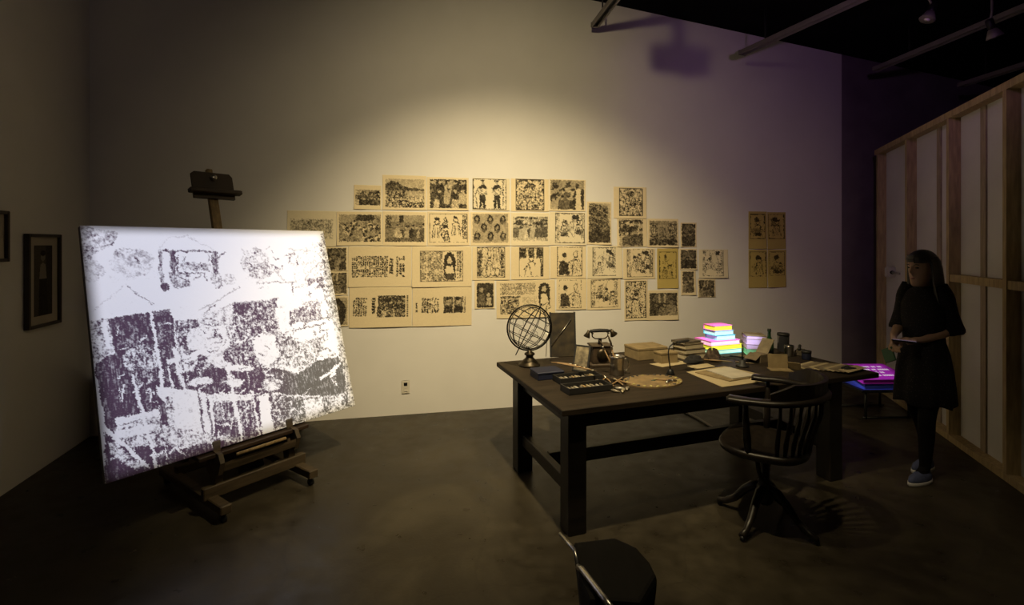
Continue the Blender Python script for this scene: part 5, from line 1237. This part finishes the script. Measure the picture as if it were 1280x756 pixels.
def rail_pt(a, k_=1.0, z=0.0):
    # a: 0 at the chair's right arm tip, 1 at the left arm tip, running round the back
    if a < .22: t = a / .22; x, y = .29, .13 - .13 * t
    elif a > .78: t = (1 - a) / .22; x, y = -.29, .13 - .13 * t
    else: t = (a - .22) / .56; x, y = .29 * math.cos(PI * t), -.30 * math.sin(PI * t)
    return Vector((x * k_, y * k_, z))
rail = MB(); m_ = 40; rings = []
for i in range(m_ + 1):
    a = i / m_; p = rail_pt(a); q2 = rail_pt(min(1, a + .01)); q1 = rail_pt(max(0, a - .01)); tg = (q2 - q1).normalized(); sd = Vector((-tg.y, tg.x, 0))
    zc = .785 + .03 * math.exp(-((a - .5) / .2) ** 2); wd_ = .034 if .15 < a < .85 else .04
    rings.append([p + sd * wd_ + UP * (zc - .013), p + sd * wd_ * 1.05 + UP * (zc + .004), p + sd * wd_ * .8 + UP * (zc + .016), p - sd * wd_ * .8 + UP * (zc + .016), p - sd * wd_ * 1.05 + UP * (zc + .004), p - sd * wd_ + UP * (zc - .013)])
rail.loft(rings); rail.build('arm_rail', M_chair, chair)
rings = []
for i in range(21):
    a = .27 + .46 * i / 20; p = rail_pt(a, 1.0); q2 = rail_pt(a + .01); q1 = rail_pt(a - .01); tg = (q2 - q1).normalized(); sd = Vector((-tg.y, tg.x, 0))
    hz = .90 if 2 < i < 18 else .90 - .018 * (3 - min(i, 20 - i))
    rings.append([p + sd * .013 + UP * .80, p + sd * .020 + UP * hz, p - sd * .004 + UP * hz, p - sd * .013 + UP * .80])
MB().loft(rings, smooth=False).build('back_crest', M_chair, chair)
for i in range(13):
    a = .30 + .40 * i / 12; p = rail_pt(a, .98); q = rail_pt(a, .76)
    MB().tube([q + UP * (SZ + .01), q * 1.05 + UP * (SZ + .09), p * .98 + UP * .71, p + UP * .79], [.009, .013, .010, .008], 7).build('spindle', M_chair, chair)
for a in (.15, .85):
    p = rail_pt(a, .98); q = Vector((p.x * .82, p.y * .9, 0)); MB().tube([q + UP * SZ, q * 1.10 + UP * .58, p * 1.0 + UP * .70, p + UP * .78], [.016, .022, .016, .013], 8).build('arm_post', M_chair, chair)

# ------------------------------------------------------------------ folding stool in front of the desk
SH = .45
M_vinyl = mat('black_vinyl', (.006, .005, .004), .8, var=.2, scale=5, bump=.08, bscale=14, spec=.2)
quad = [(718, 677), (768, 671), (795, 683), (812, 702), (820, 718), (800, 752), (738, 748), (724, 716)]
pts = [onz(x, y, SH) for x, y in quad]; sc0 = sum(pts, Vector()) / len(pts); sc0.z = 0
st = tag(empty('folding_stool', sc0), 'black padded folding stool with bare metal side bars, before the desk', 'stool')
def sring(k_, z, dx=0): return [Vector(((p.x - sc0.x) * k_, (p.y - sc0.y) * k_, z)) for p in pts]
MB().loft([sring(.86, SH - .26), sring(.97, SH - .10), sring(1.01, SH - .055), sring(1.02, SH - .02), sring(.99, SH - .004), sring(.92, SH), sring(.5, SH + .004), sring(.05, SH + .004)], smooth=False).build('seat_pad', M_vinyl, st)
sa_, sb2, sc2, sd2 = [onz(x, y, SH + .016) - sc0 for x, y in ((700, 667), (718, 687), (727, 711), (766, 762))]
MB().tube([sa_, sb2, (sb2 + sc2) / 2 + Vector((.002, 0, -.03))], .0075, 8).tube([(sb2 + sc2) / 2 + Vector((.002, 0, -.03)), sc2, (sc2 * .25 + sd2 * .75), sd2], .011, 8).build('side_bar', M_steel, st)
off = Vector((.24, .02, 0))
for o_ in (Vector((.03, .02, 0)), off):
    a_, b_ = sb2 + o_, sc2 * .5 + sd2 * .5 + o_
    for p_, q_ in ((a_, b_), (b_, a_)):
        MB().tube([Vector((p_.x, p_.y, SH - .08)), Vector((p_.x * .75 + q_.x * .25, p_.y * .75 + q_.y * .25, .2)), Vector((p_.x, p_.y, .012))], .011, 8).build('leg', M_blackmetal, st)
# ------------------------------------------------------------------ low bench with two big books
bf = onz(1082, 523.5); BA = math.radians(2)
bu = Vector((math.cos(BA), math.sin(BA), 0)); bv = Vector((-bu.y, bu.x, 0))
bench = tag(empty('low_bench', bf, BA), 'low black metal bench behind the standing woman', 'bench')
BH = .275; BW, BD = .46, .36
MB().box((BW / 2 - .02, BD / 2, BH - .012), (BW + .06, BD + .05, .024), bev=.003).build('bench_top', M_blackmetal, bench)
for x in (0, BW - .04):
    for y in (0, BD): MB().tube([(x, y, .0), (x, y, BH - .02)], .012, 8).build('leg', M_blackmetal, bench)
for y in (0, BD): MB().tube([(-.03, y, .012), (BW, y, .012)], .010, 8).build('runner', M_blackmetal, bench)
M_bblue = bright('blue_cover', (.06, .10, .75)); M_mag = bright('magenta_cover', (.42, .03, .48))
c = bf + bu * (BW / 2 - .02) + bv * (BD / 2); c.z = BH
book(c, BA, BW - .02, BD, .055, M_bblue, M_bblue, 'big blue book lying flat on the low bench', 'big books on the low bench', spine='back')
c2 = c + UP * .055
mg = tag(empty('book', c2, BA), 'big magenta book with white lettering, slightly raised at the back, on the blue book', 'book', 'big books on the low bench')
tl2 = Matrix.Rotation(math.radians(9), 3, 'X'); bd2 = BD + .02; wd2 = BW + .02
def mgp(x, y, z): return tl2 @ Vector((x, y + bd2 / 2, z)) - Vector((0, bd2 / 2, 0))
MB().box(mgp(0, 0, .004), (wd2, bd2, .007), M=tl2).build('cover', M_mag, mg); MB().box(mgp(0, 0, .041), (wd2, bd2, .007), M=tl2).build('cover', M_mag, mg)
MB().box(mgp(0, .002, .0225), (wd2 - .014, bd2 - .014, .030), M=tl2).build('pages', M_mag, mg)
MB().box(mgp(0, bd2 / 2 - .003, .0225), (wd2, .006, .03), M=tl2).build('spine', M_mag, mg)
MB().prism([(-bd2 / 2 + .30, 0), (bd2 / 2 - .01, 0), (bd2 / 2 - .01, (bd2 - .02) * math.tan(math.radians(9)) - .002)], -wd2 / 2 + .03, wd2 / 2 - .03, M=Matrix(((0, 0, 1), (1, 0, 0), (0, 1, 0)))).build('wedge', M_mag, mg)
let = MB(); qq = random.Random(2)
for row, words in enumerate([(6, 2, 2), (5, 2, 5), (2, 2), (4, 5, 2)]):
    tot = sum(words) * .022 + (len(words) - 1) * .018; x = .035 - tot / 2 + (.02 if row == 3 else 0)
    for wl in words:
        for k in range(wl):
            h_ = qq.choice([.026, .03, .03]); let.box(mgp(x + .009, .11 - row * .068, .0455), (.016, h_, .002), M=tl2)
            x += .022
        x += .018
let.build('lettering', bright('lettering_white', (.9, .9, .9)), mg)
W4 = [c2 + Matrix.Rotation(BA, 3, 'Z') @ mgp(a * wd2 / 2, b * bd2 / 2, .0 if b < 0 else .04) + UP * (-.05 if b < 0 else 0) for a in (-1, 1) for b in (-1, 1)]
Lw = Vector((.20, 2.35, 3.62)); Wp = onwall(850, 75)
projector(Lw + (Wp - Lw) * .46, W4, 520, (.95, .80, 1.0), 'black ceiling projector near the wall aimed at the low bench', grow=.97, small=True)

# ------------------------------------------------------------------ the woman
PR = (onz(1147, 602) + onz(1162, 588)) / 2; PR.z = 0
HEAD = math.radians(203)                              # direction she faces
woman = tag(empty('person', PR, HEAD - PI / 2), 'standing woman in a black speckled dress and blue shoes holding a phone', 'person')
M_skin = mat('skin', (.36, .23, .16), .55, var=.06, scale=12, spec=.35)
M_tights = mat('black_tights', (.004, .0035, .004), .85, var=.2, spec=.15)
M_hair2 = mat('black_hair', (.012, .010, .009), .45, var=.4, scale=30, stretch=(12, 12, 1), bump=.3, bscale=40)
def speckle():
    m = mat('speckled_dress', (.012, .011, .012), .85, var=.2, spec=.2); N = m.node_tree.nodes; L = m.node_tree.links; b = N['Principled BSDF']
    v = N.new('ShaderNodeTexVoronoi'); v.inputs['Scale'].default_value = 70; tc = N.new('ShaderNodeTexCoord'); L.new(tc.outputs['Object'], v.inputs['Vector'])
    mr = N.new('ShaderNodeMapRange'); mr.inputs[1].default_value = .16; mr.inputs[2].default_value = .26; mr.inputs[3].default_value = 1; mr.inputs[4].default_value = 0; L.new(v.outputs['Distance'], mr.inputs[0])
    mx = N.new('ShaderNodeMix'); mx.data_type = 'RGBA'; mx.inputs[6].default_value = (.010, .009, .010, 1); mx.inputs[7].default_value = (.045, .038, .040, 1); L.new(mr.outputs[0], mx.inputs[0]); L.new(mx.outputs[2], b.inputs['Base Color']); return m
M_dress = speckle()
verts, edges, rad = [], [], []
def V_(p, r, par=None):
    verts.append(Vector(p)); rad.append(r if isinstance(r, tuple) else (r, r)); i = len(verts) - 1
    if par is not None: edges.append((par, i))
    return i
pel = V_((0, 0, .86), (.125, .10)); wa = V_((0, .0, .99), (.105, .085), pel); ch = V_((0, .01, 1.13), (.100, .085), wa); uc = V_((0, -.005, 1.25), (.085, .065), ch)
nk = V_((0, -.015, 1.335), .048, uc); nk2 = V_((0, .008, 1.40), .045, nk); hd0 = V_((0, .015, 1.44), .05, nk2)
FOOT = {}
for s_, fy in ((-1, .12), (1, -.12)):                 # her left foot forward
    hp = V_((s_ * .075, .0, .80), .082, pel); kn = V_((s_ * .068, fy * .55 + .03, .46), .055, hp); cf = V_((s_ * .062, fy * .85 - .015, .32), .052, kn); an = V_((s_ * .055, fy - .03, .085), .034, cf); V_((s_ * .055, fy + .07, .045), .030, an); FOOT[s_] = fy
def hand(wr_i, wr, d, side, palm_up, curl):
    d = Vector(d).normalized(); s_ = Vector(side).normalized(); nn = d.cross(s_)
    pm = V_(wr + d * .045, (.024, .016), wr_i); pm2 = V_(wr + d * .078, (.026, .014), pm)
    for k, (o, ln) in enumerate(((-.028, .058), (-.010, .068), (.010, .063), (.027, .050))):
        b0 = wr + d * .085 + s_ * o; f1 = V_(b0, .0088, pm2); b1 = b0 + (d * .8 + nn * curl * .6).normalized() * ln * .5; f2 = V_(b1, .0082, f1); b2 = b1 + (d * .4 + nn * curl).normalized() * ln * .5; V_(b2, .0072, f2)
    t1 = V_(wr + d * .04 - s_ * .034 + nn * curl * .01, .0105, pm); t2 = V_(wr + d * .07 - s_ * .044 + nn * curl * .022, .009, t1); V_(wr + d * .093 - s_ * .036 + nn * curl * .03, .008, t2)
# her left arm (towards the camera): elbow out behind, forearm forward to the phone
sl_ = V_((-.112, -.01, 1.27), .044, uc); el = V_((-.150, -.055, 1.055), .040, sl_); wl = Vector((-.055, .125, .985)); wli = V_(wl, .024, el); hand(wli, wl, (.75, .6, -.02), (.5, -.6, .2), True, .55)
# her right arm: elbow at the side, hand hanging forward
sr_ = V_((.112, -.01, 1.27), .044, uc); er = V_((.140, .03, 1.05), .040, sr_); wrr = Vector((.085, .20, 1.005)); wri = V_(wrr, .024, er); hand(wri, wrr, (-.25, .35, -.85), (.75, .45, .1), False, -.45)
me = bpy.data.meshes.new('body'); me.from_pydata([tuple(v) for v in verts], edges, []); me.update()
bo = bpy.data.objects.new('body_tmp', me); COL.objects.link(bo)
sk = bo.modifiers.new('skin', 'SKIN'); sk.use_smooth_shade = True
for i, d in enumerate(me.skin_vertices[0].data): d.radius = rad[i]; d.use_root = (i == 0)
ss = bo.modifiers.new('sub', 'SUBSURF'); ss.levels = 2; ss.render_levels = 2
dg = bpy.context.evaluated_depsgraph_get(); bm_ = bpy.data.meshes.new_from_object(bo.evaluated_get(dg))
# head: shaped rings with brow, nose, lips and chin
HC = Vector((0, .022, 1.475)); HT = Matrix.Rotation(math.radians(-12), 3, 'Z') @ Matrix.Rotation(math.radians(-3), 3, 'X')
hm_ = MB(); rings = []; nh = 28
prof = [(-.122, .030, .034, .036), (-.112, .040, .045, .034), (-.095, .050, .054, .026), (-.075, .057, .064, .016), (-.05, .063, .072, .010), (-.02, .068, .080, .004), (.01, .072, .086, 0), (.035, .074, .090, -.002), (.06, .072, .088, -.004), (.085, .062, .077, -.006), (.105, .044, .056, -.006), (.118, .02, .026, -.006), (.121, .004, .005, -.006)]
for z, rx, ry, cy in prof:
    ring = []
    for k in range(nh):
        a = 2 * PI * k / nh; x = rx * math.sin(a); y = ry * math.cos(a); fr = max(0, math.cos(a)); side = abs(math.sin(a))
        y += cy
        w0 = math.exp(-(x / .012) ** 2) if fr > 0 else 0
        y += w0 * (.022 * math.exp(-((z + .022) / .016) ** 2) + .010 * math.exp(-((z - .002) / .02) ** 2) + .006 * math.exp(-((z + .062) / .010) ** 2) + .006 * math.exp(-((z + .105) / .014) ** 2))
        if fr > 0: y -= .008 * math.exp(-((abs(x) - .030) / .014) ** 2) * math.exp(-((z - .012) / .014) ** 2)
        ring.append(HC + HT @ Vector((x, y, z)))
    rings.append(ring)
hm_.loft(rings)
for s_ in (-1, 1): hm_.ball(HC + HT @ Vector((s_ * .073, -.008, -.005)), (.010, .018, .030), 10, 8)
hme = hm_.mesh('head_tmp')
bm = bmesh.new(); bm.from_mesh(bm_); bm.from_mesh(hme); me2 = bpy.data.meshes.new('body'); bm.to_mesh(me2); bm.free()
bo2 = bpy.data.objects.new('body_join', me2); COL.objects.link(bo2)
rm = bo2.modifiers.new('remesh', 'REMESH'); rm.mode = 'VOXEL'; rm.voxel_size = .0055; rm.use_smooth_shade = True
sm = bo2.modifiers.new('smooth', 'SMOOTH'); sm.iterations = 2; sm.factor = .4
dg = bpy.context.evaluated_depsgraph_get(); me3 = bpy.data.meshes.new_from_object(bo2.evaluated_get(dg)); me3.name = 'body'
bpy.data.objects.remove(bo); bpy.data.objects.remove(bo2)
me3.materials.clear(); me3.materials.append(M_skin); me3.materials.append(M_tights)
for p_ in me3.polygons: p_.use_smooth = True; p_.material_index = 1 if p_.center.z < .80 else 0
link('body', me3, None, woman)
# face details
fp = lambda x, y, z: HC + HT @ Vector((x, y, z))
M_eye = mat('dark_eye', (.015, .010, .008), .2, var=.1); M_lip = mat('lip', (.30, .12, .10), .5, var=.05)
for s_ in (-1, 1):
    MB().ball(fp(s_ * .030, .076, .012), (.013, .006, .0055), 10, 6).build('eye', M_eye, woman); MB().tube([fp(s_ * .014, .087, .031), fp(s_ * .03, .086, .036), fp(s_ * .046, .077, .031)], .0028, 5).build('eyebrow', M_hair2, woman)
MB().ball(fp(0, .081, -.062), (.018, .006, .006), 10, 6).build('lips', M_lip, woman)
# hair: cap with a fringe and long sides down to the shoulders
hb = MB(); rings = []; nn_ = 32
for i in range(9):
    a = PI / 2 * i / 8; z = .085 * math.sin(a); cr_ = max(.03, math.cos(a)); rings.append([fp(.084 * cr_ * math.sin(2 * PI * k / nn_), .098 * cr_ * math.cos(2 * PI * k / nn_) - .008, .052 + z) for k in range(nn_)])
hb.loft(rings)
def hair_side(angs, zs, grow):
    outer, inner = [], []
    for z, g_ in zip(zs, grow):
        for lst, off in ((outer, 0.012), (inner, -.012)):
            lst.append([fp((.084 + off + g_) * math.sin(a) * (1 + .04 * math.sin(a * 9)), (.098 + off + g_) * math.cos(a) - .012 - g_ * .4, z) for a in angs])
    n_ = len(angs); mb = hb; o0 = len(mb.v); vs = [v for r in outer for v in r] + [v for r in inner for v in r]; m2 = len(zs); fs = []
    for i in range(m2 - 1):
        for k in range(n_ - 1):
            fs.append((i * n_ + k, i * n_ + k + 1, (i + 1) * n_ + k + 1, (i + 1) * n_ + k)); q_ = m2 * n_; fs.append((q_ + (i + 1) * n_ + k, q_ + (i + 1) * n_ + k + 1, q_ + i * n_ + k + 1, q_ + i * n_ + k))
        for k in (0, n_ - 1): fs.append((i * n_ + k, (i + 1) * n_ + k, m2 * n_ + (i + 1) * n_ + k, m2 * n_ + i * n_ + k))
    for i in (0, m2 - 1):
        for k in range(n_ - 1): fs.append((i * n_ + k, i * n_ + k + 1, m2 * n_ + i * n_ + k + 1, m2 * n_ + i * n_ + k))
    mb.add(vs, fs, True)
hair_side([math.radians(72 + 216 * k / 26) for k in range(27)], [.085, .05, .0, -.05, -.10, -.15, -.20, -.24], [-.014, -.002, .005, .008, .010, .018, .028, .034])
hair_side([math.radians(-75 + 62 * k / 10) for k in range(11)], [.10, .075, .045], [-.022, -.010, -.007])
hair_side([math.radians(-20 + 95 * k / 14) for k in range(15)], [.10, .085, .066], [-.022, -.014, -.010])
hb.build('hair', M_hair2, woman)
# dress
dz = [(1.355, .058, .058, -.01, 0), (1.345, .075, .066, -.01, 0), (1.325, .125, .078, -.01, 0), (1.29, .172, .092, -.008, 0), (1.22, .190, .112, 0, 0), (1.12, .178, .128, .008, .01), (1.02, .158, .122, .004, .015), (.96, .160, .124, 0, .02), (.88, .185, .150, 0, .035), (.76, .205, .175, 0, .05), (.64, .218, .192, 0, .06), (.535, .226, .200, 0, .07), (.53, .220, .194, 0, .07)]
rings = []; nd = 48
for z, rx, ry, cy, fo in dz:
    rx *= .79; ry *= .82
    rings.append([Vector((rx * (1 + fo * math.sin(9 * a + z * 2)) * math.sin(a), cy + ry * (1 + fo * math.sin(9 * a + z * 2 + .6)) * math.cos(a), z + (.012 * math.sin(5 * a) if z < .6 else 0))) for a in [2 * PI * k / nd for k in range(nd)]])
dr = MB().loft(rings, cap=False).build('dress', M_dress, woman)
for A_, B_ in (((-.118, -.01, 1.275), (-.150, -.055, 1.055)), ((.118, -.01, 1.275), (.140, .03, 1.05))):
    A_, B_ = Vector(A_), Vector(B_); d = (B_ - A_); x_ = d.normalized().cross(Vector((0, 1, 0))).normalized(); y_ = d.normalized().cross(x_); rg_ = []
    for t_2, r_ in ((-.42, .040), (-.22, .052), (-.08, .058), (.05, .060), (.25, .056), (.55, .055), (.85, .058), (1.02, .063), (1.10, .060), (1.10, .046)):
        rg_.append([A_ + d * t_2 + (x_ * math.cos(2 * PI * k / 20) + y_ * math.sin(2 * PI * k / 20)) * r_ * (1 + (.07 * math.sin(6 * 2 * PI * k / 20) if t_2 > .7 else 0)) for k in range(20)])
    MB().loft(rg_).build('sleeve', M_dress, dr)
# shoes
M_shoe = mat('blue_canvas', (.06, .075, .17), .8, var=.15, scale=30); M_sole = mat('white_sole', (.45, .44, .46), .7, var=.05)
for s_ in (-1, 1):
    fy = FOOT[s_]; c_ = Vector((s_ * .055, fy + .03, 0)); so = []
    def outline(k_, z, sh=0): return [c_ + Vector((.042 * k_ * math.sin(a) * (1 - .12 * math.cos(a)), .118 * k_ * math.cos(a) + sh, z)) for a in [2 * PI * k / 24 for k in range(24)]]
    sh_ = MB().loft([outline(.97, .022), outline(.98, .035), outline(.92, .055, -.004), outline(.72, .072, -.022), outline(.48, .085, -.045), outline(.40, .092, -.05)]).build('shoe', M_shoe, woman)
    MB().loft([outline(.98, 0), outline(1.03, .006), outline(1.03, .024), outline(.98, .026)]).build('sole', M_sole, sh_)
# phone in her left hand, green folder under her right hand
Rw = Matrix.Rotation(HEAD - PI / 2, 3, 'Z')
def wpt(p): return PR + Rw @ Vector(p)
ph_ = tag(empty('mobile_phone', wpt((.0, .215, .972)), HEAD - PI / 2), 'slim mobile phone with a lit screen held by the woman', 'phone')
Mp = Matrix.Rotation(.35, 3, 'Z') @ Matrix.Rotation(.25, 3, 'X'); MB().box((0, 0, 0), (.145, .072, .009), M=Mp, bev=.003).build('case', M_black, ph_)
def screen_mat():
    m = mat('phone_screen', (.5, .45, .6), .2); b = m.node_tree.nodes['Principled BSDF']; b.inputs['Emission Color'].default_value = (.75, .62, 1.0, 1); b.inputs['Emission Strength'].default_value = .35; return m
MB().box(Mp @ Vector((0, 0, .005)), (.13, .062, .0015), M=Mp).build('screen', screen_mat(), ph_)
gf = tag(empty('green_folder', wpt((.075, .265, .90)), HEAD - PI / 2), 'small green leaflet hanging from the woman\'s lowered hand', 'leaflet')
M_gr = mat('green_card', (.012, .06, .03), .6, var=.1); Mg = Matrix.Rotation(.5, 3, 'Y') @ Matrix.Rotation(.3, 3, 'X')
MB().box((0, 0, -.03), (.075, .006, .10), M=Mg).build('back_leaf', M_gr, gf); MB().box((0, .008, -.03), (.072, .004, .095), M=Mg).build('front_leaf', M_gr, gf)
